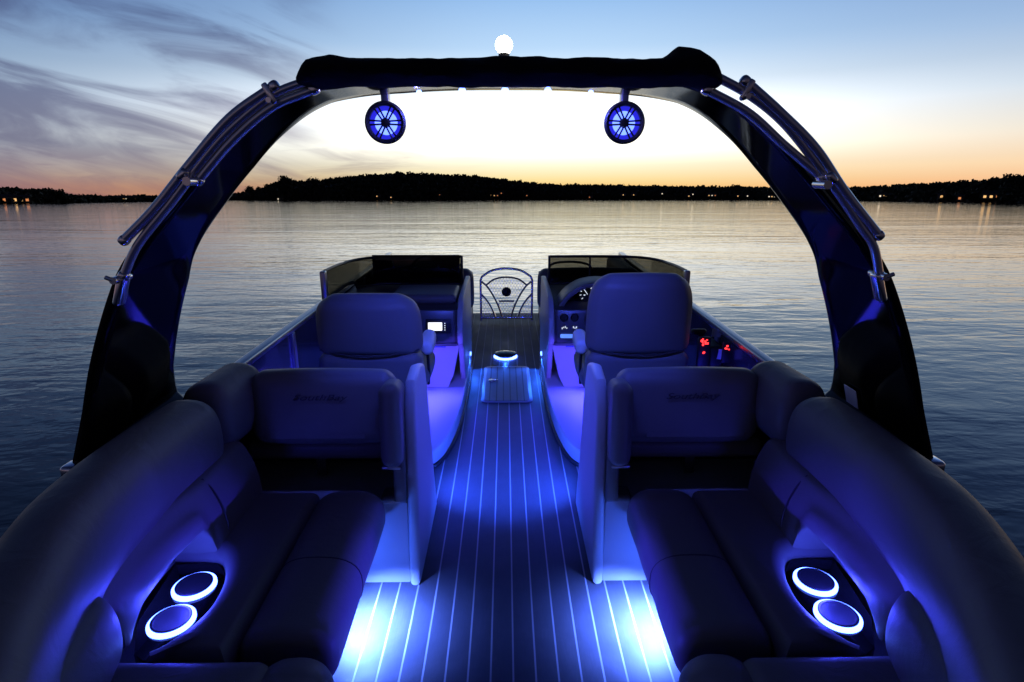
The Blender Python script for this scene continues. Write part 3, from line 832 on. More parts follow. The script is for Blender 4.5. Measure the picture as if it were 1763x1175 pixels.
# ---------------------------------------------------------------- captain chairs
def chair(s):
    top = 1.032 if s < 0 else 1.137
    lab = ('left captain chair with the lower grey backrest facing the stereo console' if s < 0 else 'right captain chair with the tall grey backrest at the helm')
    cx = s * 0.725 if s < 0 else 0.708
    t = thing('captain_chair', lab, 'captain chair', (cx, 3.3, 0.105))
    h = top - 0.70
    def shp(p):
        u = (p.z + h / 2) / h
        k = 1 - 0.05 * u - 0.20 * max(0, (u - 0.55) / 0.45) ** 3
        return (p.x * k, p.y + 0.03 * (1 - (p.x / 0.28) ** 2) * -1, p.z)
    bm = nb(); cushion(bm, (cx, 2.99, 0.70 + h / 2), (0.555, 0.13, h), 0.062, 0.022, 12, Matrix.Rotation(R(6), 3, 'X'), shp); bk = obj('backrest', bm, VINYL, t)
    z0 = 0.585
    bm = nb(); cushion(bm, (cx, 2.995, 0.585), (0.545, 0.15, 0.27), 0.05, 0.012, 8); obj('lower_back', bm, VINYL, t)
    bm = nb(); tube(bm, crom([(cx - 0.265, 2.955, 0.735), (cx - 0.14, 2.92, 0.718), (cx, 2.908, 0.712), (cx + 0.14, 2.92, 0.718), (cx + 0.265, 2.955, 0.735)], 6), 0.006, 6); obj('welt', bm, PIPE, bk)
    bm = nb(); cushion(bm, (cx, 3.32, 0.50), (0.54, 0.50, 0.14), 0.06, 0.02, 8); obj('seat', bm, VINYL, t)
    bm = nb(); lathe(bm, [(0.0, 0.0), (0.17, 0.0), (0.17, 0.012), (0.06, 0.03), (0.045, 0.05), (0.045, 0.30), (0.13, 0.318), (0.13, 0.33), (0, 0.33)], (cx, 3.30, 0.107), 28); obj('pedestal', bm, ALU, t)
    for q in (-1, 1):
        ax = cx + q * 0.272
        bm = nb(); cushion(bm, (ax, 3.25, 0.690), (0.078, 0.20, 0.092), 0.036, 0.004, 8, Matrix.Rotation(R(10), 3, 'X')); ar = obj('armrest', bm, mat('white armrest vinyl', (0.85, 0.85, 0.85), 0.5, bump=400), t)
        bm = nb(); tube(bm, [(ax, 3.20, 0.655), (ax + q * 0.005, 3.20, 0.52), (ax - q * 0.005, 3.22, 0.44)], 0.009, 8); obj('armrest_bracket', bm, BLK, ar)
    return t
chair(-1); chair(1)

# ---------------------------------------------------------------- rear lounges
def lounge(s):
    side = 'left' if s < 0 else 'right'
    t = thing('rear_lounge', f'{side} hand L-shaped grey lounge with two glowing cup holders, aft of the {side} captain chair', 'boat sofa', (s * 0.8, 1.6, 0), 'rear lounges either side of the aisle')
    X = lambda v: s * v
    # --- pod (bench back box): aisle side panel, aft column, sill, aft lower panel, top
    side_p = [(2.025, 0.002), (2.055, 0.30), (2.09, 0.60), (2.115, 0.76), (2.17, 0.855), (2.30, 0.875), (2.42, 0.84), (2.47, 0.72), (2.53, 0.40), (2.61, 0.10), (2.63, 0.002)]
    bm = nb(); prism(bm, side_p, 'X', X(0.355), X(0.402), 0.020, 4); pod = obj('aisle_panel', bm, POD, t)
    bm = nb(); rbox(bm, (X(0.425), 2.115, 0.60), (0.05, 0.09, 0.47), 0.012, 3, Matrix.Rotation(R(-5), 3, 'X')); obj('column', bm, VINYL, pod)
    bm = nb(); prism(bm, [(2.045, 0.002), (2.065, 0.365), (2.40, 0.365), (2.45, 0.002)], 'X', X(0.401), X(1.24), 0.006, 2); obj('base_panel', bm, POD, t)
    bm = nb(); cushion(bm, (X(0.455), 2.105, 0.377), (0.105, 0.09, 0.03), 0.013, 0.003, 5); obj('ledge_pad', bm, VINYL, t)
    # dark niche behind the backrest
    bm = nb(); rbox(bm, (X(0.82), 2.43, 0.54), (0.83, 0.04, 0.35), 0.01, 2); rbox(bm, (X(0.82), 2.34, 0.70), (0.83, 0.18, 0.03), 0.012, 2); rbox(bm, (X(1.222), 2.24, 0.54), (0.03, 0.40, 0.36), 0.008, 2)
    obj('niche_panel', bm, BLK, t)
    bm = nb(); cushion(bm, (X(0.77), 2.29, 0.500), (0.68, 0.08, 0.085), 0.03, 0.01, 8); obj('lower_back_pad', bm, VINYL, t)
    bm = nb(); rbox(bm, (X(0.80), 2.27, 0.44), (0.045, 0.012, 0.12), 0.005, 2); obj('pull_strap', bm, PIPE, t)
    # backrest cushion facing aft with script
    def bshape(p): return (p.x, p.y + 0.02 * (p.x / 0.3) ** 2, p.z)
    bm = nb(); cushion(bm, (X(0.735), 2.20, 0.732), (0.575, 0.13, 0.295), 0.055, 0.014, 10, Matrix.Rotation(R(-7), 3, 'X')); bk = obj('backrest', bm, VINYL, t)
    bm = nb(); cushion(bm, (X(0.760), 2.137, 0.722), (0.40, 0.014, 0.205), 0.006, 0.010, 8, Matrix.Rotation(R(-7), 3, 'X')); obj('backrest_inset', bm, VINYL, bk)
    bm = text_bm('SouthBay', 0.047, 0.35, 0.0012)
    xf(bm, Matrix.Translation((X(0.735), 2.1290, 0.796)) @ Matrix.Rotation(R(90 - 7), 4, 'X') @ Matrix.Diagonal((1.18, 0.72, 1, 1))); obj('embroidery', bm, THREAD, bk, smooth=False)
    # arm bolster by the aisle
    def ashape(p): return (p.x, p.y - 0.015 * max(0, p.z / 0.16) ** 2 * -1, p.z)
    bm = nb(); cushion(bm, (X(0.445), 2.105, 0.700), (0.085, 0.15, 0.335), 0.038, 0.008, 8, Matrix.Rotation(R(-6), 3, 'X')); obj('arm_bolster', bm, VINYL, t)
    bm = nb(); rbox(bm, (X(0.455), 2.10, 0.523), (0.075, 0.08, 0.012), 0.004, 2); obj('bolster_bracket', bm, ALU, t)
    # --- seat base
    bm = nb(); prism(bm, [(X(0.64), 0.45), (X(0.64), 2.04), (X(1.24), 2.04), (X(1.24), 0.45)], 'Z', 0.002, 0.30, 0.004, 1); obj('seat_base', bm, POD, t)
    # long inner roll
    z_s = 0.445
    path = [(X(0.603), 1.265, 0), (X(0.606), 1.60, 0), (X(0.608), 2.03, 0)]
    sec = superell(0.27, 0.20, 2.7, 32, 0, z_s - 0.085)
    bm = nb(); sweep(bm, path, sec, 0.05, 6, 0.02, 0.72); rl = obj('seat_roll', bm, VINYL, t)
    for yy in (1.60,):
        bm = nb(); tube(bm, [(X(0.605 + u), yy, z) for (u, z) in superell(0.266, 0.197, 2.7, 32, 0, z_s - 0.085)], 0.0035, 6, True); obj('seam', bm, PIPE, rl)
    # seat cushion with the leaf shaped cut-out for the cup tray
    cut = [(1.00, 1.655), (0.935, 1.635), (0.888, 1.55), (0.868, 1.44), (0.880, 1.35), (0.920, 1.275), (0.955, 1.245)]
    cut = [(p.x, p.y) for p in crom([(a, b, 0) for a, b in cut], 4)]
    poly = [(0.738, 1.225), (0.738, 2.03), (1.12, 2.03), (1.12, 1.665)] + cut
    bm = nb(); prism(bm, [(X(a), b) for a, b in poly], 'Z', 0.300, z_s + 0.012, 0.050, 6); obj('seat_cushion', bm, VINYL, t)
    # cup tray
    tray = [(0.945, 1.235), (1.005, 1.27), (1.065, 1.385), (1.095, 1.64), (0.96, 1.655), (0.91, 1.60), (0.872, 1.53), (0.855, 1.44), (0.868, 1.35), (0.91, 1.26)]
    bm = nb(); prism(bm, [(X(a), b) for a, b in tray], 'Z', 0.305, 0.405, 0.004, 2); tr = obj('cup_tray', bm, GLOSS, t)
    for (cx, cy) in ((0.965, 1.384), (0.974, 1.530)):
        bm = nb(); lathe(bm, [(0.040, 0.406), (0.064, 0.406), (0.064, 0.413), (0.040, 0.414)], (X(cx), cy, 0), 40); cr = obj('glow_ring', bm, LED_RING, tr)
        bm = nb(); lathe(bm, [(0.048, 0.4145), (0.0540, 0.417), (0.0540, 0.4195), (0.050, 0.4205), (0.046, 0.4190), (0.043, 0.4165), (0.0, 0.4155)], (X(cx), cy, 0), 40); obj('cup_holder', bm, BLK, cr)
    lamp('cup_lamp', 'POINT', tr, (X(0.968), 1.457, 0.446), 2.7, (0.045, 0.055, 1.0), 0.02)
    # --- side backs: lower tier with arch over the tray, big roll above
    lowp = crom([(X(1.085), 2.02, 0), (X(1.10), 1.80, 0), (X(1.115), 1.60, 0), (X(1.105), 1.40, 0), (X(1.055), 1.235, 0)], 5)
    def lowsec(u):  # section, reaching lower away from the tray
        return [(-0.055, 0.60), (-0.062, 0.54), (-0.055, 0.475), (-0.02, 0.435), (0.06, 0.43), (0.10, 0.50), (0.10, 0.64), (0.03, 0.668), (-0.03, 0.65)]
    sg = -1 if s < 0 else 1
    # path runs forward->aft; its 'side' vector is (dy,-dx): aft travel => side points to -x
    ls = [(-sg * u, z) for u, z in lowsec(0)] if s < 0 else [(-u, z) for u, z in lowsec(0)]
    def sec_dir(lst): return [((u if s < 0 else -u) * -1 if False else (-u if s > 0 else u), z) for u, z in lst]
    lows = [(p.x, p.y) for p in crom([(a, b, 0) for a, b in lowsec(0)], 4, True)]
    # inner side (towards the aisle) is negative u; aft-going path on the left: side=(-1,0)*... handled by sign
    # padded lower tier with an arched recess over the cup tray
    bm = nb(); rings = []
    for yy in np.linspace(2.03, 1.245, 60):
        xi = float(np.interp(yy, [1.245, 1.35, 1.50, 1.64, 1.70, 2.03], [1.000, 1.012, 1.000, 0.965, 0.955, 0.955]))
        v = (1.655 - yy) / 0.385
        zb = 0.438 + (0.112 * min(1.0, v / 0.10) ** 0.6 * (1 - v) ** 0.5 if 0 < v < 1 else 0.0)
        e = min(1.0, (2.035 - yy) / 0.03, (yy - 1.235) / 0.03); e = 0.72 + 0.28 * math.sqrt(max(0.0, 1 - (1 - e) ** 2))
        zt = 0.668
        sc = [(xi + 0.012, zb), (xi - 0.004, zb + 0.03), (xi + 0.006, (zb + zt) / 2), (xi + 0.030, zt - 0.045), (xi + 0.060, zt), (1.10, zt), (1.125, zt - 0.05), (1.125, zb + 0.02), (1.10, zb)]
        mx = sum(p[0] for p in sc) / 9; mz = sum(p[1] for p in sc) / 9
        pts = crom([(mx + (p[0] - mx) * e, yy, mz + (p[1] - mz) * e) for p in sc], 4, True)
        rings.append([bm.verts.new((X(p.x), p.y, p.z)) for p in pts])
    n = len(rings[0])
    for i in range(len(rings) - 1):
        for k in range(n): bm.faces.new((rings[i][k], rings[i][(k + 1) % n], rings[i + 1][(k + 1) % n], rings[i + 1][k]))
    bm.faces.new(rings[0][::-1]); bm.faces.new(rings[-1])
    sbk = obj('side_back', bm, VINYL, t)
    bm = nb(); tube(bm, crom([(X(0.957), 1.735, 0.445), (X(0.951), 1.735, 0.50), (X(0.960), 1.735, 0.56), (X(0.984), 1.735, 0.625), (X(1.015), 1.735, 0.668)], 4), 0.0035, 6); obj('seam', bm, PIPE, sbk)
    bm = nb(); rbox(bm, (X(1.112), 1.45, 0.47), (0.02, 0.42, 0.14), 0.006, 2); obj('recess_wall', bm, VINYL, t)
    cpath = crom([(X(1.04), 1.215, 0), (X(1.00), 1.08, 0), (X(0.965), 0.9, 0), (X(0.95), 0.6, 0)], 5)
    bm = nb(); sweep(bm, cpath, [((-u) if s > 0 else u, z) for u, z in lows], 0.05, 6, 0.02, 0.75); obj('corner_back', bm, VINYL, t)
    # big top roll: short front piece and long piece curving round the stern corner
    rsec = superell(0.215, 0.30, 2.6, 32, 0, 0.735)
    bm = nb(); sweep(bm, crom([(X(1.085), 2.30, 0.018), (X(1.10), 2.14, 0.018), (X(1.115), 1.97, 0.015)], 5), superell(0.20, 0.28, 2.6, 32, 0, 0.745), 0.06, 6, 0.015); obj('front_roll', bm, VINYL, t)
    bm = nb(); sweep(bm, crom([(X(1.12), 1.965, 0), (X(1.135), 1.6, 0), (X(1.135), 1.34, -0.012), (X(1.10), 1.14, -0.04), (X(1.035), 0.94, -0.075), (X(0.93), 0.74, -0.11), (X(0.76), 0.56, -0.12)], 6), rsec, 0.08, 7, 0.015); obj('long_roll', bm, VINYL, t)
    # stern seat section
    bm = nb(); cushion(bm, (X(0.83), 0.84, 0.385), (0.48, 0.74, 0.16), 0.05, 0.012, 10); obj('stern_cushion', bm, VINYL, t)
    spath = [(X(0.545), 1.235, 0), (X(0.53), 0.95, 0), (X(0.53), 0.55, 0)]
    bm = nb(); sweep(bm, spath, superell(0.21, 0.20, 2.4, 32, 0, z_s - 0.08), 0.09, 7, 0.02); obj('stern_roll', bm, VINYL, t)
    # courtesy light under the seat overhang
    bm = nb(); rbox(bm, (X(0.632), 1.80, 0.160), (0.012, 0.09, 0.03), 0.004, 2); obj('courtesy_light', bm, LED_B, t)
    lamp('seat_lamp', 'SPOT', t, (X(0.575), 1.80, 0.20), 195.0, BLUEW, 0.012, (X(0.525), 1.80, 0), 122, 1.0)
    lamp('seat_fill', 'POINT', t, (X(0.600), 1.82, 0.17), 3.2, (0.03, 0.11, 1.0), 0.015)  # weak fill added by the courtesy lens to brighten the bench panel
    lamp('core_fill', 'SPOT', t, (X(0.575), 1.795, 0.20), 5.0, (1.0, 0.85, 0.5), 0.012, (X(0.535), 1.80, 0), 78, 1.0)  # warm spot added only to whiten the core of the floor pool
    lamp('cross_fill', 'SPOT', t, (X(0.62), 1.60, 0.20), 80.0, (0.05, 0.035, 1.0), 0.012, (X(-0.50), 1.55, 0.31), 34, 0.8)  # spot added to put a violet edge on the opposite roll, no fixture
    # light on the forward face of the pod, over the helm platform
    bm = nb(); rbox(bm, (X(0.44), 2.60, 0.30), (0.08, 0.03, 0.03), 0.004, 2); obj('courtesy_light', bm, LED_B, t)
    bm = nb(); prism(bm, [(2.40, 0.002), (2.46, 0.50), (2.53, 0.50), (2.62, 0.002)], 'X', X(0.402), X(1.20), 0.004, 1); obj('forward_panel', bm, POD, t)
    lamp('aisle_lamp', 'SPOT', t, (X(0.41), 2.70, 0.30), 60.0, (0.025, 0.085, 1.0), 0.02, (X(0.02), 2.88, 0.0), 112, 0.9)
    lamp('panel_fill', 'SPOT', t, (X(0.40), 2.68, 0.46), 16.0, (0.05, 0.045, 1.0), 0.02, (X(-0.355), 2.36, 0.50), 62, 0.8)  # spot added to brighten the opposite aisle panel, no fixture of its own
    lamp('console_fill', 'SPOT', t, (X(0.60), 2.68, 0.36), 120.0, (0.09, 0.055, 1.0), 0.02, (X(0.56), 4.03, 0.27), 36, 0.7)  # narrow spot added to fill the console's lower panel with violet
    lamp('side_lamp', 'SPOT', t, (X(1.10), 2.70, 0.34), 5.5, (0.03, 0.03, 1.0), 0.02, (X(1.26), 3.0, 0.50), 120, 0.8)
    return t
lounge(-1); lounge(1)

# ---------------------------------------------------------------- arch
CURVE = [(-1.335, 0.70), (-1.312, 0.767), (-1.205, 1.09), (-1.095, 1.33), (-1.010, 1.45), (-0.885, 1.58), (-0.770, 1.69), (-0.660, 1.775), (-0.560, 1.832), (-0.44, 1.868), (-0.30, 1.883), (-0.15, 1.890), (0, 1.891)]
def build_arch():
    t = thing('tower_arch', 'glossy black arch spanning the boat with five blue lights under its crown', 'arch', (0, 1.8, 0.70))
    full = CURVE + [(-x, z) for x, z in CURVE[-2::-1]]
    cp = crom([(x, 0, z) for x, z in full], 8)
    N = len(cp); bm = nb(); rings = []
    for i, p in enumerate(cp):
        a = cp[max(0, i - 1)]; b = cp[min(N - 1, i + 1)]; tg = (b - a).normalized(); nrm = Vector((-tg.z, 0, tg.x))
        if nrm.dot(Vector((p.x * 0.4, 0, 1.0))) < 0: nrm = -nrm
        z = p.z
        ya = 1.60 - 0.03 * max(0, (0.95 - z) / 0.25)
        yf = float(np.interp(z, [0.70, 0.767, 0.84, 0.95, 1.085, 1.3, 1.45, 1.6, 1.75, 1.85, 1.882], [2.24, 2.21, 2.12, 2.065, 2.045, 2.01, 1.945, 1.90, 1.875, 1.88, 1.965]))
        th = 0.035 - 0.017 * max(0.0, min(1.0, (z - 1.6) / 0.25))
        ring = []
        prof = [(ya + 0.02, 0), (ya + 0.03, 0), (ya + 0.10, 0), ((ya + yf) / 2, 0), (yf - 0.08, 0), (yf - 0.02, 0), (yf - 0.014, 0.001), (yf - 0.004, 0.005), (yf, 0.010), (yf - 0.01, th - 0.004), (yf - 0.03, th), (ya + 0.12, th + 0.006), (ya + 0.03, th), (ya + 0.006, th - 0.005), (ya, 0.010), (ya + 0.005, 0.004)]
        for (yy, n) in prof: n -= 0.020 * min(1.0, max(0.0, (1.88 - z) / 0.2)); ring.append(bm.verts.new((p.x + nrm.x * n, yy, p.z + nrm.z * n)))
        rings.append(ring)
    n = len(rings[0])
    for i in range(N - 1):
        A, B = rings[i], rings[i + 1]
        for k in range(n): bm.faces.new((A[k], A[(k + 1) % n], B[(k + 1) % n], B[k]))
    bm.faces.new(rings[0][::-1]); bm.faces.new(rings[-1])
    body = obj('arch_shell', bm, GLOSS, t, angle=60)
    for x in (-0.265, -0.132, 0.0, 0.132, 0.265):
        bm = nb(); lathe(bm, [(0.0, -0.016), (0.006, -0.014), (0.0105, -0.006), (0.0105, 0.002)], (x, 1.935, 1.896), 18); l = obj('led_light', bm, emit('arch led lens', (0.14, 0.24, 1.0), 11.0), t)
        bm = nb(); lathe(bm, [(0.0098, -0.001), (0.014, -0.002), (0.015, 0.003)], (x, 1.93, 1.896), 20); obj('bezel', bm, CHROME, l)
        lamp('arch_lamp', 'SPOT', l, (x, 1.93, 1.878), 34.0, (0.045, 0.085, 1.0), 0.012, (x * 2.6, 3.05, 0.5), 76, 0.9)
    for x in (-0.265, 0.0, 0.265): lamp('arch_glow', 'POINT', t, (x, 1.90, 1.866), 1.6, (0.16, 0.16, 1.0), 0.01)
    for s in (-1, 1):
        bm = nb(); rbox(bm, (s * 1.305, 1.585, 0.785), (0.05, 0.06, 0.05), 0.012, 3)
        obj('mount_foot', bm, CHROME, t)
    bm = nb(); rbox(bm, (1.2495, 1.945, 0.868), (0.003, 0.075, 0.072), 0.001, 1, Matrix.Rotation(R(-17), 3, 'Y')); obj('sticker', bm, PAPER, t, label='square white sticker on the right leg')
    return t
build_arch()

# ---------------------------------------------------------------- folded bimini: canvas boot and steel bows
def bimini():
    t = thing('folded_bimini', 'folded sun top in a lumpy black canvas boot with steel bows along the arch', 'boat canopy', (0, 1.55, 1.3))
    # centre line and heights of the boot by x
    K = [(-0.505, 1.862, 0.050), (-0.475, 1.876, 0.080), (-0.42, 1.882, 0.094), (-0.375, 1.880, 0.078), (-0.33, 1.880, 0.076), (-0.2, 1.881, 0.076), (0, 1.882, 0.080), (0.2, 1.881, 0.078), (0.33, 1.880, 0.076), (0.385, 1.881, 0.080),
         (0.42, 1.892, 0.106), (0.465, 1.890, 0.104), (0.50, 1.876, 0.084), (0.53, 1.860, 0.050)]
    xs = np.linspace(-0.51, 0.535, 110); bm = nb(); rings = []
    for x in xs:
        zc = float(np.interp(x, [k[0] for k in K], [k[1] for k in K])); hh = float(np.interp(x, [k[0] for k in K], [k[2] for k in K]))
        e = min(x + 0.51, 0.535 - x); k = math.sqrt(max(0.02, 1 - max(0, 1 - e / 0.05) ** 2))
        ring = []
        for j in range(28):
            a = 2 * math.pi * j / 28
            w = 1 + 0.13 * noise.noise(Vector((x * 13, math.cos(a) * 1.6, math.sin(a) * 1.6))) + 0.05 * noise.noise(Vector((x * 40, math.cos(a) * 3, math.sin(a) * 3)))
            ring.append(bm.verts.new((x, 1.56 + 0.075 * math.cos(a) * k * w, zc + hh * 0.47 * math.sin(a) * k * w * (0.76 if math.sin(a) < 0 else 1))))
        rings.append(ring)
    for i in range(len(rings) - 1):
        for j in range(28): bm.faces.new((rings[i][j], rings[i][(j + 1) % 28], rings[i + 1][(j + 1) % 28], rings[i + 1][j]))
    bm.faces.new(rings[0][::-1]); bm.faces.new(rings[-1])
    cv = obj('canvas_boot', bm, CANVAS, t)
    BOW = {-1: [[(-0.562, 1.851), (-0.679, 1.778), (-0.796, 1.667), (-0.903, 1.559), (-0.995, 1.480)],
                [(-0.47, 1.868), (-0.572, 1.831), (-0.682, 1.755), (-0.766, 1.677), (-0.855, 1.581), (-0.964, 1.469), (-1.018, 1.385)],
                [(-0.47, 1.846), (-0.582, 1.803), (-0.685, 1.728), (-0.787, 1.630)]],
           1: [[(0.588, 1.864), (0.684, 1.792), (0.784, 1.708), (0.876, 1.602), (0.985, 1.490)],
               [(0.50, 1.884), (0.606, 1.833), (0.703, 1.765), (0.807, 1.660), (0.861, 1.602), (0.937, 1.513), (0.982, 1.459), (1.011, 1.381)],
               [(0.50, 1.846), (0.611, 1.792), (0.709, 1.717), (0.818, 1.638)]]}
    TUBE = mat('satin steel tube', (0.85, 0.85, 0.88), 0.22, 0.7, vary=0.05)
    for s in (-1, 1):
        for i, pl in enumerate(BOW[s]):
            yy = 1.545 - 0.006 * (1 - i)
            bm = nb(); tube(bm, crom([(x, yy, z) for x, z in pl], 8), 0.0110 if i else 0.0125, 14); b = obj('steel_bow', bm, TUBE, t)
            for p, q in ((pl[0], pl[1]), (pl[-1], pl[-2])):
                an = math.atan2(q[1] - p[1], q[0] - p[0])
                bm = nb(); rbox(bm, (p[0], yy, p[1]), (0.026, 0.026, 0.026), 0.009, 3, Matrix.Rotation(-an, 3, 'Y')); obj('end_fitting', bm, CHROME, b)
        # hinge plate at the top, slider joint lower down, foot hinge with pin
        hx, hz = (-0.572, 1.838) if s < 0 else (0.592, 1.848)
        bm = nb(); rbox(bm, (hx, 1.528, hz - 0.004), (0.015, 0.010, 0.052), 0.004, 2, Matrix.Rotation(R(s * 28), 3, 'Y')); tube(bm, [(hx, 1.516, hz - 0.02), (hx, 1.56, hz - 0.02)], 0.0065, 12); obj('hinge', bm, CHROME, t)
        jx, jz = (-0.812, 1.645) if s < 0 else (0.832, 1.636)
        bm = nb(); rbox(bm, (jx, 1.535, jz), (0.036, 0.030, 0.024), 0.010, 3, Matrix.Rotation(R(s * 45), 3, 'Y')); tube(bm, [(jx - s * 0.022, 1.50, jz - 0.016), (jx - s * 0.022, 1.56, jz - 0.016)], 0.011, 12); obj('slider_joint', bm, CHROME, t)
        fx, fz = (-1.030, 1.365) if s < 0 else (1.012, 1.370)
        bm = nb(); rbox(bm, (fx + s * 0.004, 1.548, fz - 0.020), (0.022, 0.036, 0.085), 0.009, 3, Matrix.Rotation(R(s * -20), 3, 'Y')); tube(bm, [(fx, 1.515, fz + 0.012), (fx, 1.585, fz + 0.012)], 0.010, 12); tube(bm, [(fx, 1.52, fz + 0.012), (fx + s * 0.02, 1.52, fz + 0.02)], 0.006, 8); obj('foot_hinge', bm, CHROME, t)
    return t
bimini()

# ---------------------------------------------------------------- anchor light, speakers
t = thing('anchor_light', 'bright white anchor light standing on top of the arch', 'lamp', (-0.003, 1.95, 1.936))
bm = nb(); lathe(bm, [(0.0, 0), (0.026, 0.0), (0.026, 0.012), (0.017, 0.018), (0.017, 0.060), (0.0, 0.060)], (-0.003, 1.95, 1.936), 24); obj('base', bm, GRAPH, t)
bm = nb(); lathe(bm, [(0.016, 0.061)] + [(0.026 * math.sin(R(a)), 0.083 - 0.026 * math.cos(R(a))) for a in range(32, 180, 12)] + [(0.0, 0.109)], (-0.003, 1.95, 1.936), 24); obj('globe', bm, LED_W, t)

def speaker(s):
    c = Vector((s * 0.376, 1.955, 1.797)); side = 'left' if s < 0 else 'right'
    t = thing('tower_speaker', f'round black speaker with a blue glowing cone hung from the {side} of the arch crown', 'speaker', (c.x, c.y, c.z), 'speakers hung from the arch')
    bm = nb(); lathe(bm, [(0.0, 0.10), (0.035, 0.098), (0.052, 0.07), (0.060, 0.02), (0.064, 0.0), (0.064, -0.012), (0.058, -0.018), (0.050, -0.014), (0.049, 0.004)], c, 40, 'Y'); sh = obj('housing', bm, BLK, t)
    bm = nb(); lathe(bm, [(0.0, 0.004), (0.036, 0.004), (0.036, 0.008), (0.0, 0.008)], c, 40, 'Y'); obj('cone', bm, LED_SPK, t)
    bm = nb(); lathe(bm, [(0.0362, 0.004), (0.0495, -0.002), (0.0495, 0.006), (0.0362, 0.008)], c, 40, 'Y'); obj('cone_rim', bm, LED_DIM, t)
    bm = nb()
    for k in range(6):
        a = R(60 * k + (0 if s < 0 else 0))
        for da in (-0.13, 0.13) if k % 1 == 0 else (0,):
            p0 = c + Vector((0.012 * math.cos(a + da * 3), -0.008, 0.012 * math.sin(a + da * 3))); p1 = c + Vector((0.051 * math.cos(a + da), -0.010, 0.051 * math.sin(a + da)))
            tube(bm, [p0, p1], 0.0028, 6)
    lathe(bm, [(0.0, -0.014), (0.012, -0.013), (0.015, -0.006), (0.015, 0.0)], c, 20, 'Y')
    obj('grille', bm, BLK, t)
    bm = nb(); rbox(bm, (c.x, c.y + 0.02, c.z + 0.082), (0.024, 0.04, 0.05), 0.004, 2); obj('bracket', bm, ALU, t)
    return t
speaker(-1); speaker(1)

# ---------------------------------------------------------------- throttle box with red lights on the starboard side
t = thing('throttle_box', 'black throttle control on the right fence with red glowing lights', 'throttle', (1.16, 3.2, 0.55))
bm = nb(); rbox(bm, (1.19, 3.22, 0.60), (0.09, 0.24, 0.20), 0.025, 3); obj('housing', bm, BLK, t)
bm = nb(); tube(bm, [(1.13, 3.2, 0.66), (1.12, 3.19, 0.74), (1.09, 3.18, 0.765)], 0.014, 10); cushion(bm, (1.10, 3.18, 0.765), (0.09, 0.035, 0.035), 0.016, 0.0, 4); obj('lever', bm, BLK, t)
def cluster(c, n, r, sz):
    bm = nb()
    for k in range(n):
        a = random.uniform(0, 6.28); q = r * math.sqrt(random.random())
        rbox(bm, (c[0], c[1] + 0.0, c[2]), (0.001, 0.001, 0.001), 0)
        rbox(bm, (c[0] + q * math.cos(a), c[1], c[2] + q * math.sin(a)), (sz, 0.004, sz * random.uniform(0.7, 1.6)), 0)
    return bm
obj('red_light', cluster((1.105, 3.08, 0.735), 11, 0.020, 0.008), LED_R, t, smooth=False)
obj('red_light', cluster((1.20, 2.99, 0.728), 6, 0.014, 0.007), LED_R, t, smooth=False)
obj('red_light', cluster((1.105, 3.08, 0.672), 2, 0.005, 0.007), LED_R, t, smooth=False)
bm = nb(); rbox(bm, (1.20, 3.0, 0.70), (0.05, 0.016, 0.12), 0.008, 2); rbox(bm, (1.11, 3.10, 0.66), (0.07, 0.03, 0.20), 0.012, 2); obj('switch_panel', bm, BLK, t)
for (x, y, z, a, b) in ((1.235, 3.26, 0.735, 0.055, 0.05), (1.215, 3.10, 0.655, 0.045, 0.06)):
    bm = nb(); rbox(bm, (x, y, z), (a, 0.004, b), 0.001, 1, Matrix.Rotation(R(6), 3, 'Y')); obj('paper_label', bm, PAPER, t)

# ---------------------------------------------------------------- bow lounges
def bow_lounge(s):
    side = 'left' if s < 0 else 'right'
    t = thing('bow_lounge', f'dark bow seat beside the {side} edge of the gate, ahead of the {side} console', 'boat seat', (s * 0.75, 5.6, 0), 'bow seats ahead of the consoles')
    bm = nb(); rbox(bm, (s * 0.80, 5.66, 0.16), (0.86, 1.36, 0.31), 0.02, 3); obj('base', bm, POD, t)
    bm = nb(); cushion(bm, (s * 0.80, 5.72, 0.375), (0.90, 1.22, 0.13), 0.05, 0.012, 8); obj('seat', bm, VINYL2, t)
    bm = nb(); cushion(bm, (s * 0.755, 5.22, 0.60), (0.92, 0.17, 0.38), 0.07, 0.015, 9, Matrix.Rotation(R(9), 3, 'X')); obj('backrest', bm, VINYL2, t)
    bm = nb(); cushion(bm, (s * 1.17, 5.76, 0.58), (0.15, 1.1, 0.36), 0.06, 0.012, 9); obj('side_back', bm, VINYL2, t)
    bm = nb(); tube(bm, crom([(s * 0.40, 5.10, 0.76), (s * 0.385, 5.08, 0.83), (s * 0.45, 5.06, 0.868), (s * 0.62, 5.05, 0.875), (s * 0.74, 5.06, 0.84), (s * 0.76, 5.08, 0.76)], 6), 0.011, 10); obj('grab_rail', bm, CHROME, t)
bow_lounge(-1); bow_lounge(1)

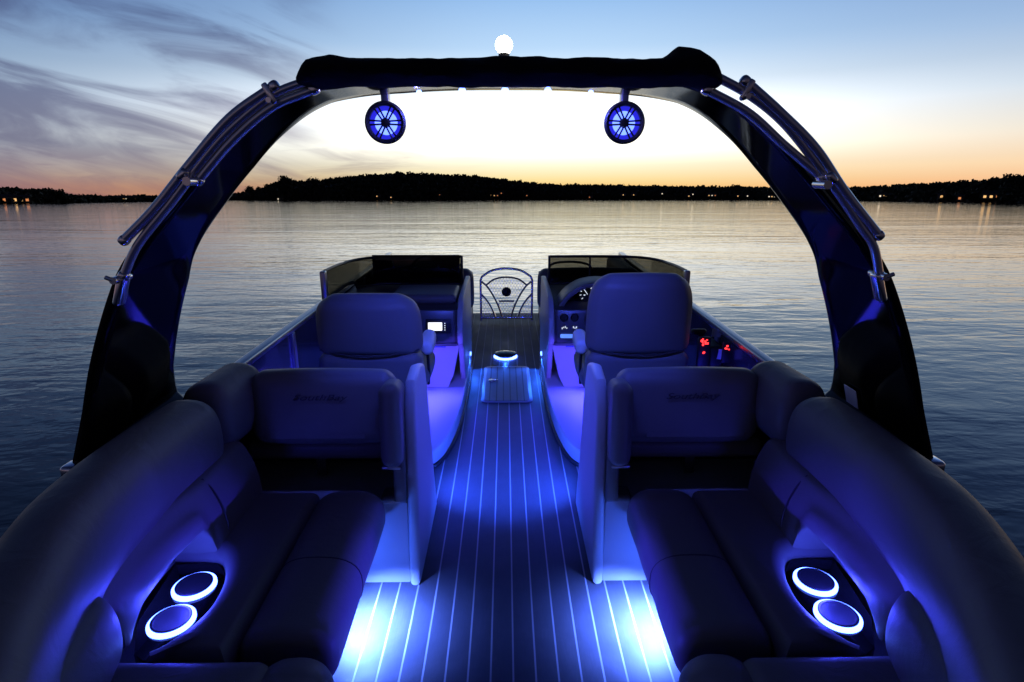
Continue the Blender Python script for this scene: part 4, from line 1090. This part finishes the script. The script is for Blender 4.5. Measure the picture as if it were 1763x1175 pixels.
# ---------------------------------------------------------------- bow gate
def gate():
    t = thing('bow_gate', 'arched steel bow gate with fan shaped bars, perforated mesh and a dark sun badge', 'gate', (0.005, 6.34, 0.04))
    Y = 6.34; cx = 0.008
    def arc(x0, z0, zt, n=12): return [(cx + x0 * math.cos(math.pi * k / n), Y, z0 + (zt - z0) * math.sin(math.pi * k / n)) for k in range(n + 1)]
    bm = nb()
    tube(bm, crom([(cx - 0.285, Y, 0.015), (cx - 0.285, Y, 0.25), (cx - 0.285, Y, 0.475)], 3) + crom([(cx - 0.27, Y, 0.515), (cx - 0.16, Y, 0.582), (cx, Y, 0.606), (cx + 0.16, Y, 0.582), (cx + 0.27, Y, 0.515)], 6) + [(cx + 0.285, Y, 0.475), (cx + 0.285, Y, 0.25), (cx + 0.285, Y, 0.015)], 0.013, 10)
    tube(bm, [(cx - 0.285, Y, 0.05), (cx + 0.285, Y, 0.05)], 0.013, 10)
    obj('frame', bm, CHROME, t)
    L = [(-0.275, 0.46), (-0.21, 0.40), (-0.14, 0.29), (-0.085, 0.17), (-0.05, 0.055)]
    L2 = [(-0.282, 0.32), (-0.22, 0.25), (-0.165, 0.16), (-0.125, 0.055)]
    for s in (-1, 1):
        for pl in (L, L2):
            bm = nb(); tube(bm, crom([(cx - s * x, Y, z) for x, z in pl], 6), 0.011, 8); obj('fan_bar', bm, CHROME, t)
    bm = nb(); tube(bm, crom([(cx - 0.225, Y, 0.42), (cx - 0.13, Y, 0.487), (cx, Y, 0.508), (cx + 0.13, Y, 0.487), (cx + 0.225, Y, 0.42)], 6), 0.010, 8); obj('inner_arch', bm, CHROME, t)
    bm = nb(); tube(bm, [(cx - 0.085, Y - 0.012, 0.24), (cx + 0.085, Y - 0.012, 0.24)], 0.010, 8); obj('cross_bar', bm, CHROME, t)
    # perforated mesh: lattice of fine strips clipped to the fan and the two lower corners
    def xl(z, pl): return float(np.interp(z, [p[1] for p in pl[::-1]], [-p[0] for p in pl[::-1]]))
    def inside(x, z):
        ax = abs(x)
        if z < 0.06: return False
        if ax < xl(z, L) and z < 0.505 - 0.085 * (ax / 0.225) ** 2 and z > 0.06 and ax < 0.225: return True
        if z < 0.315 and xl(z, L2) < ax < 0.28: return True
        return False
    bm = nb(); st = 0.022
    def seg(p, q):
        d = Vector((q[0] - p[0], 0, q[1] - p[1])); L_ = d.length
        ang = math.atan2(d.z, d.x)
        rbox(bm, (cx + (p[0] + q[0]) / 2, Y, (p[1] + q[1]) / 2), (L_, 0.003, 0.0026), 0, rot=Matrix.Rotation(-ang, 3, 'Y'))
    for dirn in (1, -1):
        for k in range(-50, 51):
            c0 = k * st * 1.5; run = None
            for j in range(0, 56):
                z = 0.05 + j * 0.0085; x = c0 + dirn * (z - 0.28) * 0.62
                ok = inside(x, z)
                if ok and run is None: run = (x, z)
                if (not ok) and run is not None:
                    if abs(z - run[1]) > 0.012: seg(run, (x, z))
                    run = None
    obj('mesh_panel', bm, ALU, t, smooth=False)
    bm = nb(); pts = []
    for k in range(72):
        a = 2 * math.pi * k / 72; r = 0.050 + 0.0045 * math.copysign(abs(math.sin(6 * a)) ** 0.5, 1)
        pts.append((cx + r * math.cos(a), 0.347 + r * math.sin(a)))
    prism(bm, pts, 'Y', Y - 0.022, Y - 0.010, 0.003, 2)
    bd = obj('sun_badge', bm, BLK, t)
    bm = nb(); lathe(bm, [(0.0, -0.006), (0.012, -0.005), (0.016, 0.0)], (cx, Y - 0.0225, 0.347), 20, 'Y')
    for k in range(6):
        a = R(60 * k); tube(bm, [(cx + 0.016 * math.cos(a), Y - 0.0235, 0.347 + 0.016 * math.sin(a)), (cx + 0.042 * math.cos(a), Y - 0.0235, 0.347 + 0.042 * math.sin(a))], 0.003, 6)
    obj('badge_relief', bm, BLK, bd)
gate()

# ------------------------------------------------------------------ trim the boat: bow up
bpy.context.view_layer.update()
for o in BOAT:
    if o.parent is None:
        o.matrix_world = MB @ o.matrix_world
